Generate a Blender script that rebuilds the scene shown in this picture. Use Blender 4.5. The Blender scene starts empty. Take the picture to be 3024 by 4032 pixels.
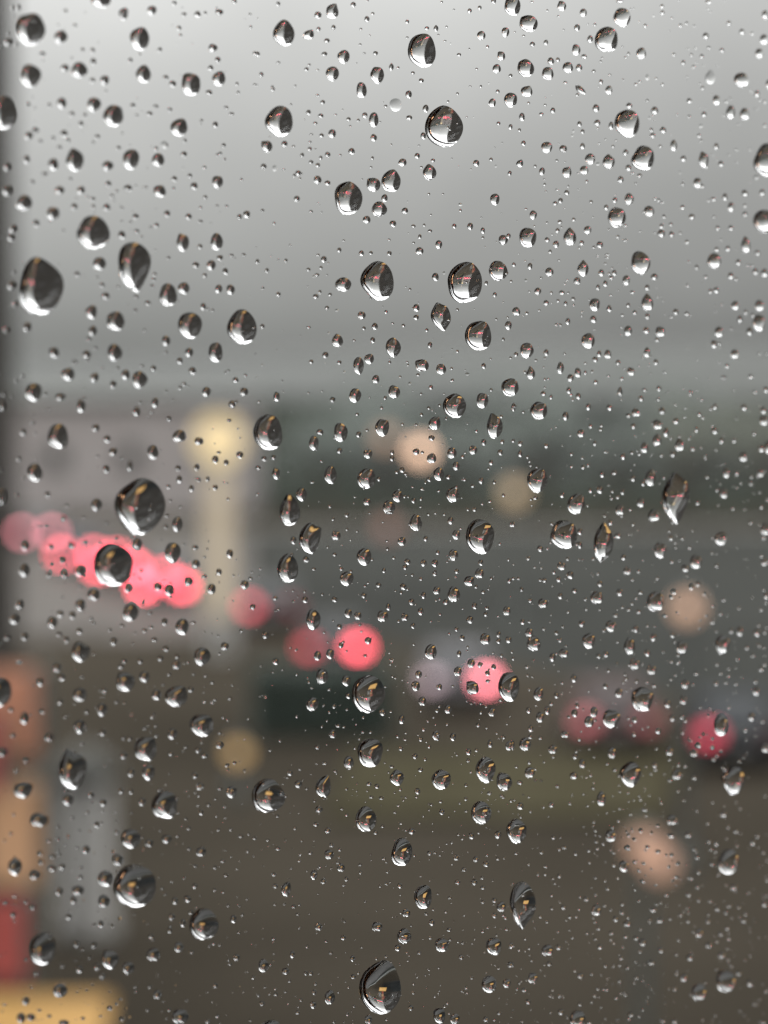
import bpy, bmesh, math, random, re
from mathutils import Vector, Matrix, noise
random.seed(11)
sc = bpy.context.scene
COL = sc.collection
R = math.radians

# ---------------------------------------------------------------- camera
PITCH = R(-3.55)
TX = math.tan(R(8.5))                    # half the horizontal field
PANE_D = 0.250                            # metres from the lens to the pane along the axis
cam_data = bpy.data.cameras.new('camera')
cam = bpy.data.objects.new('camera', cam_data)
COL.objects.link(cam)
cam.location = (0, 0, 0)
cam.rotation_euler = (R(90) + PITCH, 0, 0)
cam_data.sensor_fit = 'HORIZONTAL'
cam_data.sensor_width = 24.0
cam_data.lens = 12.0 / TX
cam_data.clip_start = 0.01
cam_data.clip_end = 6000
cam_data.dof.use_dof = True
cam_data.dof.focus_distance = 0.2585
cam_data.dof.aperture_fstop = cam_data.lens / 4.2     # an opening 4.2 mm wide
sc.camera = cam
sc.render.resolution_x, sc.render.resolution_y = 768, 1024

# ---------------------------------------------------------------- sky, sun, exposure
world = bpy.data.worlds.new('World')
sc.world = world
world.use_nodes = True
wn, wl = world.node_tree.nodes, world.node_tree.links
wn.clear()
SUN_EL, SUN_AZ = R(58), R(200)            # behind the camera, veiled by cloud
sky = wn.new('ShaderNodeTexSky'); sky.sky_type = 'NISHITA'; sky.sun_disc = False
sky.sun_elevation = SUN_EL; sky.sun_rotation = SUN_AZ
bw = wn.new('ShaderNodeRGBToBW'); wl.new(sky.outputs[0], bw.inputs[0])
tc = wn.new('ShaderNodeTexCoord')
sep = wn.new('ShaderNodeSeparateXYZ'); wl.new(tc.outputs['Generated'], sep.inputs[0])
asn = wn.new('ShaderNodeMath'); asn.operation = 'ARCSINE'; wl.new(sep.outputs[2], asn.inputs[0])
nz = wn.new('ShaderNodeTexNoise'); nz.inputs['Scale'].default_value = 2.2; nz.inputs['Detail'].default_value = 2
wl.new(tc.outputs['Generated'], nz.inputs['Vector'])
nmul = wn.new('ShaderNodeMath'); nmul.operation = 'MULTIPLY_ADD'; nmul.inputs[1].default_value = 0.06; nmul.inputs[2].default_value = -0.03
wl.new(nz.outputs[0], nmul.inputs[0])
eadd = wn.new('ShaderNodeMath'); wl.new(asn.outputs[0], eadd.inputs[0]); wl.new(nmul.outputs[0], eadd.inputs[1])
enorm = wn.new('ShaderNodeMath'); enorm.operation = 'DIVIDE'; enorm.inputs[1].default_value = math.pi / 2
wl.new(eadd.outputs[0], enorm.inputs[0])
ramp = wn.new('ShaderNodeValToRGB'); wl.new(enorm.outputs[0], ramp.inputs[0])
# overcast: dark in the rain over the horizon, bright overhead (fraction of the way from horizon to zenith)
SKY = [(0.0, (.150, .151, .145)), (0.0116, (.196, .196, .190)), (0.0367, (.265, .264, .258)), (0.061, (.350, .348, .342)), (0.0867, (.47, .467, .46)),
       (0.11, (.72, .718, .713)), (0.145, (1.25, 1.25, 1.245)), (0.23, (1.9, 1.9, 1.91)), (0.7, (2.0, 2.0, 2.02))]
els = ramp.color_ramp.elements
els[0].position, els[0].color = SKY[0][0], (*SKY[0][1], 1)
els[1].position, els[1].color = SKY[-1][0], (*SKY[-1][1], 1)
for p, c in SKY[1:-1]:
    e = els.new(p); e.color = (*c, 1)
mixs = wn.new('ShaderNodeMix'); mixs.data_type = 'RGBA'; mixs.blend_type = 'MIX'; mixs.inputs[0].default_value = 0.004
wl.new(ramp.outputs[0], mixs.inputs[6]); wl.new(bw.outputs[0], mixs.inputs[7])
cl = wn.new('ShaderNodeTexNoise'); cl.inputs['Scale'].default_value = 6.5; cl.inputs['Detail'].default_value = 3
wl.new(tc.outputs['Generated'], cl.inputs['Vector'])
clr = wn.new('ShaderNodeMapRange'); clr.inputs[1].default_value = .3; clr.inputs[2].default_value = .7; clr.inputs[3].default_value = .88; clr.inputs[4].default_value = 1.12
wl.new(cl.outputs[0], clr.inputs[0])
bg = wn.new('ShaderNodeBackground'); bg.inputs['Strength'].default_value = 1.5
side = wn.new('ShaderNodeMapRange'); side.inputs[1].default_value = -.3; side.inputs[2].default_value = .3; side.inputs[3].default_value = 1.2; side.inputs[4].default_value = .82
wl.new(sep.outputs[0], side.inputs[0])
both = wn.new('ShaderNodeMath'); both.operation = 'MULTIPLY'; wl.new(clr.outputs[0], both.inputs[0]); wl.new(side.outputs[0], both.inputs[1])
vm = wn.new('ShaderNodeVectorMath'); vm.operation = 'SCALE'; wl.new(mixs.outputs[2], vm.inputs[0]); wl.new(both.outputs[0], vm.inputs['Scale'])
wl.new(vm.outputs[0], bg.inputs['Color'])
wo = wn.new('ShaderNodeOutputWorld'); wl.new(bg.outputs[0], wo.inputs[0])

sun_d = bpy.data.lights.new('sun', 'SUN'); sun_d.energy = 0.5; sun_d.angle = R(25); sun_d.color = (1, .96, .9)
sun = bpy.data.objects.new('sun', sun_d); COL.objects.link(sun)
sun.rotation_euler = (R(90) - SUN_EL, 0, R(180) - SUN_AZ)

sc.view_settings.view_transform = 'Standard'
sc.view_settings.look = 'None'
sc.view_settings.exposure = 0.0
sc.view_settings.gamma = 1.0
sc.view_settings.use_curve_mapping = False
sc.render.engine = 'CYCLES'
cy = sc.cycles
cy.max_bounces = 12; cy.transmission_bounces = 10; cy.glossy_bounces = 4; cy.diffuse_bounces = 2
cy.transparent_max_bounces = 12; cy.volume_bounces = 0
cy.caustics_reflective = True; cy.caustics_refractive = True
cy.use_adaptive_sampling = False
cy.sample_clamp_indirect = 0
cy.use_denoising = True
try:
    cy.denoiser = 'OPENIMAGEDENOISE'; cy.denoising_input_passes = 'RGB_ALBEDO_NORMAL'
except Exception:
    pass

# ---------------------------------------------------------------- helpers
GROUND = -9.0
CP, SP = math.cos(PITCH), math.sin(PITCH)
def ray(fx, fy):
    """Direction through a point of the view (fractions from its upper corner), one unit deep."""
    a = (fx - .5) * 2 * TX; b = (.5 - fy) * 2 * TX * 4 / 3
    return Vector((a, CP - SP * b, SP + CP * b))
def at(fx, fy, y):
    d = ray(fx, fy); return d * (y / d.y)
def slope_z(fy, y): return at(.5, fy, y).z

def tag(o, label=None, cat=None, group=None, kind=None):
    for k, v in (('label', label), ('category', cat), ('group', group), ('kind', kind)):
        if v: o[k] = v
    return o
def link(name, me, mat=None, parent=None):
    if mat is not None and not me.materials: me.materials.append(mat)
    o = bpy.data.objects.new(name, me); COL.objects.link(o)
    if parent is not None: o.parent = parent
    return o
def empty(name, loc, rz=0):
    o = bpy.data.objects.new(name, None); COL.objects.link(o); o.location = loc; o.rotation_euler = (0, 0, rz)
    o.empty_display_size = .2
    return o
def copy_tree(o, parent=None):
    c = o.copy(); COL.objects.link(c)
    if parent is not None: c.parent = parent
    for ch in list(o.children): copy_tree(ch, c)
    return c

class MB:
    """Collects simple shapes and links them as one mesh."""
    def __init__(s): s.bm = bmesh.new()
    def box(s, x0, x1, y0, y1, z0, z1, bevel=0):
        vs = [s.bm.verts.new((x, y, z)) for x in (x0, x1) for y in (y0, y1) for z in (z0, z1)]
        f = [(0, 1, 3, 2), (4, 6, 7, 5), (0, 4, 5, 1), (2, 3, 7, 6), (0, 2, 6, 4), (1, 5, 7, 3)]
        fs = [s.bm.faces.new([vs[i] for i in q]) for q in f]
        if bevel:
            ed = list({e for q in fs for e in q.edges})
            bmesh.ops.bevel(s.bm, geom=ed, offset=bevel, segments=2, affect='EDGES', profile=.6)
        return s
    def tube(s, a, b, r0, r1=None, n=12, caps=True):
        a, b = Vector(a), Vector(b); r1 = r0 if r1 is None else r1
        d = (b - a).normalized(); x = d.orthogonal().normalized(); y = d.cross(x)
        A = [s.bm.verts.new(a + (x * math.cos(t) + y * math.sin(t)) * r0) for t in [2 * math.pi * i / n for i in range(n)]]
        B = [s.bm.verts.new(b + (x * math.cos(t) + y * math.sin(t)) * r1) for t in [2 * math.pi * i / n for i in range(n)]]
        for i in range(n):
            s.bm.faces.new((A[i], A[(i + 1) % n], B[(i + 1) % n], B[i]))
        if caps: s.bm.faces.new(A[::-1]); s.bm.faces.new(B)
        return s
    def lathe(s, prof, n=20, c=(0, 0, 0), axis='Z'):
        rings = []
        for r, z in prof:
            ring = []
            for i in range(n):
                t = 2 * math.pi * i / n
                p = (r * math.cos(t), r * math.sin(t), z) if axis == 'Z' else (r * math.cos(t), z, r * math.sin(t))
                ring.append(s.bm.verts.new((c[0] + p[0], c[1] + p[1], c[2] + p[2])))
            rings.append(ring)
        for a, b in zip(rings, rings[1:]):
            for i in range(n): s.bm.faces.new((a[i], a[(i + 1) % n], b[(i + 1) % n], b[i]))
        s.bm.faces.new(rings[0][::-1]); s.bm.faces.new(rings[-1])
        return s
    def prism(s, pts, x0, x1):
        """A (y, z) outline carried from x0 to x1."""
        A = [s.bm.verts.new((x0, y, z)) for y, z in pts]; B = [s.bm.verts.new((x1, y, z)) for y, z in pts]
        s.bm.faces.new(A); s.bm.faces.new(B[::-1])
        for i in range(len(pts)): s.bm.faces.new((A[i], B[i], B[(i + 1) % len(pts)], A[(i + 1) % len(pts)]))
        return s
    def poly(s, pts):
        s.bm.faces.new([s.bm.verts.new(p) for p in pts]); return s
    def mesh(s, name, smooth=False):
        bmesh.ops.recalc_face_normals(s.bm, faces=s.bm.faces)
        me = bpy.data.meshes.new(name); s.bm.to_mesh(me); s.bm.free()
        if smooth:
            for p in me.polygons: p.use_smooth = True
        return me
    def build(s, name, mat, parent=None, smooth=False): return link(name, s.mesh(name, smooth), mat, parent)

def surface(name, c1, c2, rough=.7, scale=3.0, bump=.15, metal=0, coord='Object', spec=.5, rough2=None):
    m = bpy.data.materials.new(name); m.use_nodes = True
    n, l = m.node_tree.nodes, m.node_tree.links
    b = n['Principled BSDF']
    t = n.new('ShaderNodeTexCoord')
    a = n.new('ShaderNodeTexNoise'); a.inputs['Scale'].default_value = scale; a.inputs['Detail'].default_value = 6
    a.inputs['Roughness'].default_value = .62
    l.new(t.outputs[coord], a.inputs['Vector'])
    r = n.new('ShaderNodeValToRGB'); l.new(a.outputs[0], r.inputs[0])
    r.color_ramp.elements[0].position = .32; r.color_ramp.elements[0].color = (*c1, 1)
    r.color_ramp.elements[1].position = .68; r.color_ramp.elements[1].color = (*c2, 1)
    l.new(r.outputs[0], b.inputs['Base Color'])
    b.inputs['Metallic'].default_value = metal
    b.inputs['Specular IOR Level'].default_value = spec
    if rough2 is None: b.inputs['Roughness'].default_value = rough
    else:
        mr = n.new('ShaderNodeMapRange'); l.new(a.outputs[0], mr.inputs[0])
        mr.inputs[1].default_value = .35; mr.inputs[2].default_value = .65
        mr.inputs[3].default_value = rough; mr.inputs[4].default_value = rough2
        l.new(mr.outputs[0], b.inputs['Roughness'])
    if bump:
        k = n.new('ShaderNodeBump'); k.inputs['Strength'].default_value = bump
        a2 = n.new('ShaderNodeTexNoise'); a2.inputs['Scale'].default_value = scale * 9; a2.inputs['Detail'].default_value = 4
        l.new(t.outputs[coord], a2.inputs['Vector']); l.new(a2.outputs[0], k.inputs['Height']); l.new(k.outputs[0], b.inputs['Normal'])
    return m

M = {}
M['asphalt'] = surface('wet_asphalt', (.021, .0182, .0142), (.049, .0418, .0325), .7, .05, .05, spec=.0, rough2=.8)
M['paving'] = surface('wet_paving', (.05, .044, .038), (.072, .064, .056), .8, .5, .1, rough2=.6, spec=.08)
M['bitumen'] = surface('wet_bitumen', (.012, .012, .012), (.024, .023, .021), .6, 1.2, .2, spec=.3)
M['soil'] = surface('ground', (.018, .021, .0175), (.034, .037, .031), .9, .05, .1, spec=0)
M['hill'] = surface('hillside', (.044, .046, .042), (.055, .057, .052), .95, .01, 0)
M['paint'] = surface('road_paint', (.03, .028, .024), (.05, .046, .04), .5, 2, .05)
M['kerb'] = surface('kerb_stone', (.2, .195, .185), (.32, .31, .29), .6, 2, .1)
M['brick_dark'] = surface('dark_facade', (.015, .0125, .010), (.025, .0215, .017), .75, .8, .2)
M['brick_brown'] = surface('brown_facade', (.035, .014, .008), (.06, .027, .016), .8, .8, .2)
M['trim'] = surface('facade_trim', (.06, .06, .05), (.09, .088, .08), .7, 1.5, .1)
M['render'] = surface('pale_render', (.205, .182, .174), (.25, .228, .22), .8, .6, .1)
M['concrete'] = surface('pale_concrete', (.20, .192, .18), (.29, .28, .262), .75, 2, .1)
M['bark'] = surface('bark', (.03, .025, .02), (.07, .055, .04), .9, 6, .4)
M['leaf'] = surface('leaf', (.070, .084, .074), (.112, .127, .110), .55, 1.3, 0)
M['leaf_olive'] = surface('olive_leaf', (.078, .086, .066), (.118, .124, .095), .55, 1.3, 0)
M['steel'] = surface('painted_steel', (.05, .055, .05), (.09, .095, .09), .45, 4, .03, metal=.2)
M['wall_in'] = surface('room_plaster', (.34, .22, .15), (.42, .28, .20), .85, 3, .08)
M['floor_in'] = surface('room_floor', (.12, .07, .04), (.2, .12, .07), .5, 3, .05)
M['frame'] = surface('window_frame_paint', (.06, .055, .05), (.08, .075, .07), .4, 5, .02)
M['office_glass'] = surface('office_glass', (.035, .033, .031), (.06, .057, .053), .35, .4, 0)
M['office_frame'] = surface('office_frame', (.012, .011, .010), (.02, .018, .016), .6, 1, 0)
M['dark_glass'] = surface('window_glass', (.015, .017, .018), (.03, .033, .034), .08, 1, 0)
M['tyre'] = surface('tyre_rubber', (.015, .015, .015), (.03, .03, .03), .8, 9, .1)
M['rim'] = surface('wheel_rim', (.3, .3, .3), (.45, .45, .45), .35, 5, 0, metal=.8)

# ---------------------------------------------------------------- the room this side of the window
YAW = R(38)                               # the pane is seen aslant: its far side is on the right
U = Vector((math.cos(YAW), math.sin(YAW), 0)); N = Vector((-math.sin(YAW), math.cos(YAW), 0))
D_IN = N.dot(Vector((0, CP, SP)) * PANE_D)           # distance of the pane's inner face from the lens
D_OUT = D_IN + .004
RM = Matrix.Rotation(YAW, 4, 'Z')
def in_room(o): o.matrix_world = RM; return o
W0, W1, H0, H1 = -.42, .62, -.58, .62     # the opening, along the wall and up
wall_n0, wall_n1 = D_OUT - .05, D_OUT + .02
M['facade'] = surface('own_facade', (.05, .045, .04), (.08, .07, .06), .8, 3, .1)
m = MB()
m.box(-7, W0, wall_n0 - .1, wall_n1, GROUND, 3.2).box(W1, 7, wall_n0 - .1, wall_n1, GROUND, 3.2)
m.box(W0, W1, wall_n0 - .1, wall_n1, GROUND, H0).box(W0, W1, wall_n0 - .1, wall_n1, H1, 3.2)
tag(in_room(m.build('window_wall', M['facade'])), kind='structure')
t = wall_n0 - .1
tag(in_room(MB().box(-2.2, 2.6, t - 3.4, t - .001, -1.55, -1.45).build('room_floor', M['floor_in'])), kind='structure')
tag(in_room(MB().box(-2.2, 2.6, t - 3.4, t - .001, 1.25, 1.35).build('room_ceiling', M['wall_in'])), kind='structure')
tag(in_room(MB().box(-2.2, 2.6, t - 3.5, t - 3.401, -1.55, 1.35).build('room_wall_back', M['wall_in'])), kind='structure')
tag(in_room(MB().box(-2.3, -2.201, t - 3.5, t - .001, -1.55, 1.35).build('room_wall_side', M['wall_in'])), kind='structure')
tag(in_room(MB().box(2.601, 2.7, t - 3.5, t - .001, -1.55, 1.35).build('room_wall_far_side', M['wall_in'])), kind='structure')
win = empty('window', (0, 0, 0)); in_room(win)
tag(win, 'clear window pane in a dark frame, its outside covered in raindrops', 'window')
g = bpy.data.materials.new('window_pane'); g.use_nodes = True
gn = g.node_tree.nodes; gn.clear()
gt = gn.new('ShaderNodeBsdfTransparent'); gt.inputs[0].default_value = (.965, .972, .968, 1)
go = gn.new('ShaderNodeOutputMaterial'); g.node_tree.links.new(gt.outputs[0], go.inputs[0])
MB().box(W0 + .002, W1 - .002, D_IN, D_OUT, H0 + .002, H1 - .002).build('pane', g, win)
f = MB(); q = .035
f.box(W0, W0 + q, D_IN - .03, D_IN - .001, H0, H1).box(W1 - q, W1, D_IN - .03, D_IN - .001, H0, H1)
f.box(W0 + q, W1 - q, D_IN - .03, D_IN - .001, H0, H0 + q).box(W0 + q, W1 - q, D_IN - .03, D_IN - .001, H1 - q, H1)
f.build('frame', M['frame'], win)
MB().box(W0 - .05, W1 + .05, t - .12, t - .002, H0 - .04, H0 - .001, .004).build('sill', M['frame'], win)

# the warm lamp deep in the room that glints in the edge of every drop
def lamp_mat(name, colour, strength):
    m = bpy.data.materials.new(name); m.use_nodes = True
    b = m.node_tree.nodes['Principled BSDF']
    b.inputs['Base Color'].default_value = (*[c * .12 + .02 for c in colour], 1)
    b.inputs['Roughness'].default_value = .6; b.inputs['Specular IOR Level'].default_value = .08
    b.inputs['Emission Color'].default_value = (*colour, 1)
    b.inputs['Emission Strength'].default_value = strength
    return m
rl = empty('standing_lamp', (1.62, -1.36, .02)); rl.rotation_euler = (0, 0, R(50))
tag(rl, 'warm standing lamp of three stacked bars, seen as orange glints in the drops', 'lamp')
TB = lamp_mat('warm_tube', (1, .52, .28), 6.0)
for k_ in range(3): MB().tube((-.15, 0, -.11 + .11 * k_), (.15, 0, -.11 + .11 * k_), .03, n=14).build('tube', TB, rl, True)
MB().box(-.18, -.155, -.03, .03, -1.52, .17).box(.155, .18, -.03, .03, -1.52, .17).build('stand', M['frame'], rl)
MB().box(-.3, .3, -.15, .15, -1.54, -1.501, .005).build('base', M['frame'], rl)
# dark roof and kerb added outside, below the view, to darken the drops' tops
tag(in_room(MB().box(-6.8, 6.8, wall_n1 + .01, 5.4, -2.9, -2.6).build('added_dark_roof', M['bitumen'])), kind='structure')
tag(in_room(MB().box(-6.8, 6.8, 5.2, 5.4, -2.599, -2.45).build('added_roof_kerb', M['steel'])), kind='structure')
# ---------------------------------------------------------------- ground, road, hills
tag(MB().poly([(-1800, -1800, GROUND - .12), (1800, -1800, GROUND - .12), (1800, 1800, GROUND - .12), (-1800, 1800, GROUND - .12)]).build('ground', M['soil']), kind='structure')
zr = GROUND
tag(MB().box(-22, 90, 8, 130, zr - .1, zr).build('road', M['asphalt']), kind='structure')
pv = MB(); pv.bm.free(); pv = MB()
# pale paving over the far corner of the square, raised by its kerb
def slab(name, pts, z, h, mat):
    bm = MB(); A = [bm.bm.verts.new((x, y, z)) for x, y in pts]; B = [bm.bm.verts.new((x, y, z + h)) for x, y in pts]
    bm.bm.faces.new(A[::-1]); bm.bm.faces.new(B)
    for i in range(len(pts)): bm.bm.faces.new((A[i], A[(i + 1) % len(pts)], B[(i + 1) % len(pts)], B[i]))
    return bm.build(name, mat)
tag(slab('pavement', [(-90, 130.1), (90, 130.1), (90, 142), (-90, 142)], zr - .1, .24, M['asphalt']), kind='structure')
tag(slab('square_paving', [(-22, 80), (-4.2, 80), (-6.7, 130), (-22, 130)], zr + .004, .12, M['paving']), kind='structure')
tag(slab('car_park', [(-4.5, 88), (9.5, 63), (14, 56), (60, 50), (90, 129.7), (-6.6, 129.7)], zr + .002, .008, surface('wet_car_park', (.029, .0295, .0272), (.043, .0435, .040), .9, .06, .1, spec=0)), kind='structure')
tag(slab('left_pavement', [(-90, 8), (-22.1, 8), (-22.1, 130), (-90, 130)], zr - .1, .24, M['asphalt']), kind='structure')
tag(slab('kerb', [(-90, 129.8), (90, 129.8), (90, 130.08), (-90, 130.08)], zr, .125, M['kerb']), kind='structure')
for i, (y0, hgt, amp, seed) in enumerate(((560, 3, 3, 8), (1000, 11, 7, 15))):
    bm = MB(); n = 60; L = 1500 + 500 * i
    front, top, back = [], [], []
    for k in range(n + 1):
        x = -L + 2 * L * k / n
        h = GROUND + max(2, hgt + amp * noise.noise(Vector((x / (160 + 60 * i), seed, 0))) * 1.6)
        front.append(bm.bm.verts.new((x, y0 - 40, GROUND - .3))); top.append(bm.bm.verts.new((x, y0 + 30, h))); back.append(bm.bm.verts.new((x, y0 + 200, h * .6 + GROUND * .4)))
    for k in range(n):
        bm.bm.faces.new((front[k], front[k + 1], top[k + 1], top[k])); bm.bm.faces.new((top[k], top[k + 1], back[k + 1], back[k]))
    tag(bm.build('hills', M['hill'], smooth=True), kind='structure')

# ---------------------------------------------------------------- buildings
M['dark_lens'] = surface('unlit_lens', (.05, .008, .008), (.08, .012, .012), .3, 5, 0)
MW_ON = lamp_mat('lit_window', (1.0, .52, .30), 7.0)
def window_parts(b, spots, w, h, mat_glass, ydir, tint_lit=(), fmat=None):
    """Windows as parts: a frame and its pane, mesh data shared. spots are (x, z) on the face y = 0."""
    fm = MB(); t = .12
    fm.box(-w / 2 - t, -w / 2, -.06, .05, -h / 2 - t, h / 2 + t).box(w / 2, w / 2 + t, -.06, .05, -h / 2 - t, h / 2 + t)
    fm.box(-w / 2, w / 2, -.06, .05, h / 2, h / 2 + t).box(-w / 2, w / 2, -.1, .05, -h / 2 - t, -h / 2)
    fm.box(-.04, .04, -.05, .04, -h / 2, h / 2)
    fme = fm.mesh('window_frame'); pme = MB().box(-w / 2 + .001, w / 2 - .001, -.03, -.01, -h / 2 + .001, h / 2 - .001).mesh('window_pane')
    pme_lit = pme.copy(); fme.materials.append(fmat or M['trim']); pme.materials.append(mat_glass); pme_lit.materials.append(MW_ON)
    for i, (x, z) in enumerate(spots):
        f = link('window', fme, None, b); f.location = (x, ydir, z)
        p = link('pane', pme_lit if i in tint_lit else pme, None, f)

# dark block whose corner stands at the edge of the view
Zt = lambda z: z - GROUND
lb = empty('office_block', (-3.58, 25, GROUND)); lb.rotation_euler = (0, 0, R(16))
tag(lb, 'tall dark office block with rows of windows, corner at the left edge', 'building')
LH = 24.5
MB().box(-34, 0, 0, 14, 0, LH).build('wall', M['brick_dark'], lb)
c = MB().box(-34.3, .3, -.35, 14.3, LH, LH + .5).box(-34.1, .1, -.15, 14.1, LH - 1.1, LH - .8); c.build('cornice', M['trim'], lb)
spots = [(-2.2 - 3.1 * k, 4.6 + 3.0 * r) for r in range(6) for k in range(10)]
window_parts(lb, spots, 1.5, 1.35, M['office_glass'], -.001, fmat=M['office_frame'])
sf = MB().box(-33, -.6, -.05, .02, .6, 2.9); sf.build('shopfront', M['dark_glass'], lb)

# brown block opposite, three floors of its near corner lit
rb = empty('apartment_building', (15.5, 26, GROUND)); rb.rotation_euler = (0, 0, R(-52))
tag(rb, 'brown brick apartment building with three rows of warmly lit windows', 'building')
RH = 24
MB().box(0, 26, 0, 12, 0, RH).build('wall', M['brick_brown'], rb)
MB().box(-.3, 26.3, -.3, 12.3, RH, RH + .6).build('cornice', M['trim'], rb)
spots = [(2.2 + 3.0 * k, 4.2 + 3.0 * r) for r in range(6) for k in range(8)]
window_parts(rb, spots, 1.8, 1.5, M['dark_glass'], -.001, tint_lit=[8 * r + k for r in (3, 4, 5) for k in (1, 2)])

# pale low building behind the square
pb = empty('market_hall', (-7.4, 143, GROUND))
tag(pb, 'long pale low building behind the trees and lamps, left of the yellow light', 'building')
MB().box(-50, 0, 0, 15, 0, 6.2).build('wall', M['render'], pb)
MB().box(-50.4, .4, -.4, 15.4, 6.2, 6.6).build('roof', M['trim'], pb)
window_parts(pb, [(-2.5 - 4.2 * k, 3.2) for k in range(11)], 1.0, 1.1, M['dark_glass'], -.001)
db = empty('warehouse', (14, 182, GROUND))
tag(db, 'long dark green grey warehouse beyond the trees', 'building')
MB().box(-16, 45, 0, 20, 0, 5.6).build('wall', M['hill'], db)
MB().prism([(-.5, 5.61), (10, 7.4), (20.5, 5.61)], -16.4, 45.4).build('roof', M['hill'], db)

# ---------------------------------------------------------------- lit signs on the corner of the office block
def sign_box(name, label, x0, x1, z0, z1, y, mat, frame=True, depth=.35):
    cx = (x0 + x1) / 2; e = empty(name, (cx, y, (z0 + z1) / 2)); tag(e, label, 'sign')
    w, h = (x1 - x0) / 2, (z1 - z0) / 2
    MB().box(-w, w, -depth / 2, depth / 2, -h, h, .03).build('face', mat, e)
    MB().box(-w - .05, -w - .001, -depth / 2 - .04, depth / 2 + .04, -h - .05, h + .05).build('frame', M['steel'], e)
    MB().box(w + .001, w + .05, -depth / 2 - .04, depth / 2 + .04, -h - .05, h + .05).build('frame', M['steel'], e)
    MB().tube((-w - .9, 0, h * .7), (-w - .05, 0, h * .7), .03).build('bracket', M['steel'], e)
    return e
S_OR = lamp_mat('orange_sign', (.72, .30, .17), .36)
S_TAN = lamp_mat('amber_sign', (.85, .48, .26), .38)
S_RED = lamp_mat('red_sign', (.62, .10, .08), .34)
S_YEL = lamp_mat('yellow_sign', (.95, .54, .16), .50)
SY = 23.4
zz = lambda fy: slope_z(fy, SY)
xx = lambda fx: at(fx, .5, SY).x
sign_box('blade_sign', 'orange red blade sign glowing on the corner of the dark office block', xx(-.02), xx(.048), zz(.735), zz(.655), SY, S_OR)
sign_box('blade_sign', 'amber blade sign glowing between the orange and the red sign on the corner', xx(-.02), xx(.05), zz(.86), zz(.765), SY, S_TAN)
sign_box('blade_sign', 'red blade sign glowing lowest on the corner, above the yellow awning', xx(-.02), xx(.03), zz(.955), zz(.88), SY, S_RED)
sign_box('blade_sign', 'small red blade sign glowing at the very edge beside the orange sign', xx(-.03), xx(.012), zz(.76), zz(.69), SY - .6, S_RED)
aw = empty('awning', (xx(.028), SY - .3, zz(1.022))); tag(aw, 'lit amber yellow awning over the shop entrance at the foot of the office block', 'awning')
MB().prism([(-.9, -.25), (.9, .25), (.9, .32), (-.9, -.18)], -1.1, .72).build('canopy', S_YEL, aw)
MB().box(-1.1, .72, -.93, -.901, -.5, -.2).build('valance', S_YEL, aw)

# ---------------------------------------------------------------- lamps
def street_lamp(fx, fy, y, rad, colour, strength, label, cat='street lamp', double=False, group=None):
    y *= 1.42; p = at(fx, fy, y)
    e = empty('street_lamp', (p.x, p.y, GROUND)); tag(e, label, cat, group)
    h = p.z - GROUND
    MB().tube((0, 0, 0), (0, 0, h - rad), .09, .055).lathe([(.2, 0), (.2, .25), (.12, .5)], 12).build('post', M['steel'], e)
    mat = lamp_mat('lantern_glow', colour, strength)
    n = 9
    prof = [(max(.02, rad * math.sin(math.pi * k / n)), -rad * math.cos(math.pi * k / n)) for k in range(n + 1)]
    MB().lathe(prof, 18, (0, 0, h)).build('lantern', mat, e, True)
    if double:
        MB().lathe(prof, 18, (double[0], 0, h + double[1])).build('lantern', mat, e, True)
        MB().tube((0, 0, h - rad), (double[0], 0, h + double[1] - rad), .03).build('arm', M['steel'], e)
    MB().lathe([(rad * .75, h + rad * .86), (rad * .5, h + rad * 1.12), (.03, h + rad * 1.3)], 14).build('cap', M['steel'], e)
    return e
PE = (1.0, .62, .42)
GR = 'street lamps round the square'
street_lamp(.548, .44, 78, .42, PE, 2.8, 'brightest peach street lamp, round, beside its fainter twin', group=GR)
street_lamp(.503, .428, 80, .40, PE, .6, 'faint peach street lamp just up and left of the bright one', group=GR)
street_lamp(.67, .481, 60, .36, (1, .72, .45), .7, 'faint sand coloured street lamp between two peach ones', group=GR)
street_lamp(.895, .593, 31, .21, (1, .60, .40), 1.0, 'dim peach street lamp standing over the reddish cars on the right', group=GR)
street_lamp(.838, .825, 15.5, .13, (1, .58, .40), .62, 'twin headed peach street lamp low down on the right', double=(.14, -.16), group=GR)
street_lamp(.31, .735, 36, .2, (1, .62, .25), .75, 'weak amber lamp low on the left, left of the dark hedge', group=GR)
street_lamp(.505, .515, 70, .35, (.9, .45, .35), .35, 'very faint brownish lamp below the brightest peach one', group=GR)

# pylon sign with its yellow disc
p = at(.285, .43, 76)
py = empty('pylon_sign', (p.x, p.y, GROUND)); tag(py, 'pale pylon carrying a large round yellow lit sign', 'sign')
h = p.z - GROUND
MB().box(-.42, .42, -.2, .2, 0, h - .7, .03).build('post', M['concrete'], py)
YM = lamp_mat('yellow_disc', (1.0, .77, .44), .9)
MB().lathe([(.66, -.22), (.72, -.15), (.72, .15), (.66, .22)], 32, (0, 0, h), 'Y').build('disc', YM, py)
MB().lathe([(.78, -.12), (.78, .12)], 32, (0, 0.001, h), 'Y').build('rim', M['concrete'], py)
MB().box(-.38, .38, -.26, -.201, h - 5.2, h - .9).build('streak_glow', lamp_mat('cream_streak_glow', (1, .82, .60), .42), py)  # glow added on the post for the pale streak under the disc

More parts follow.
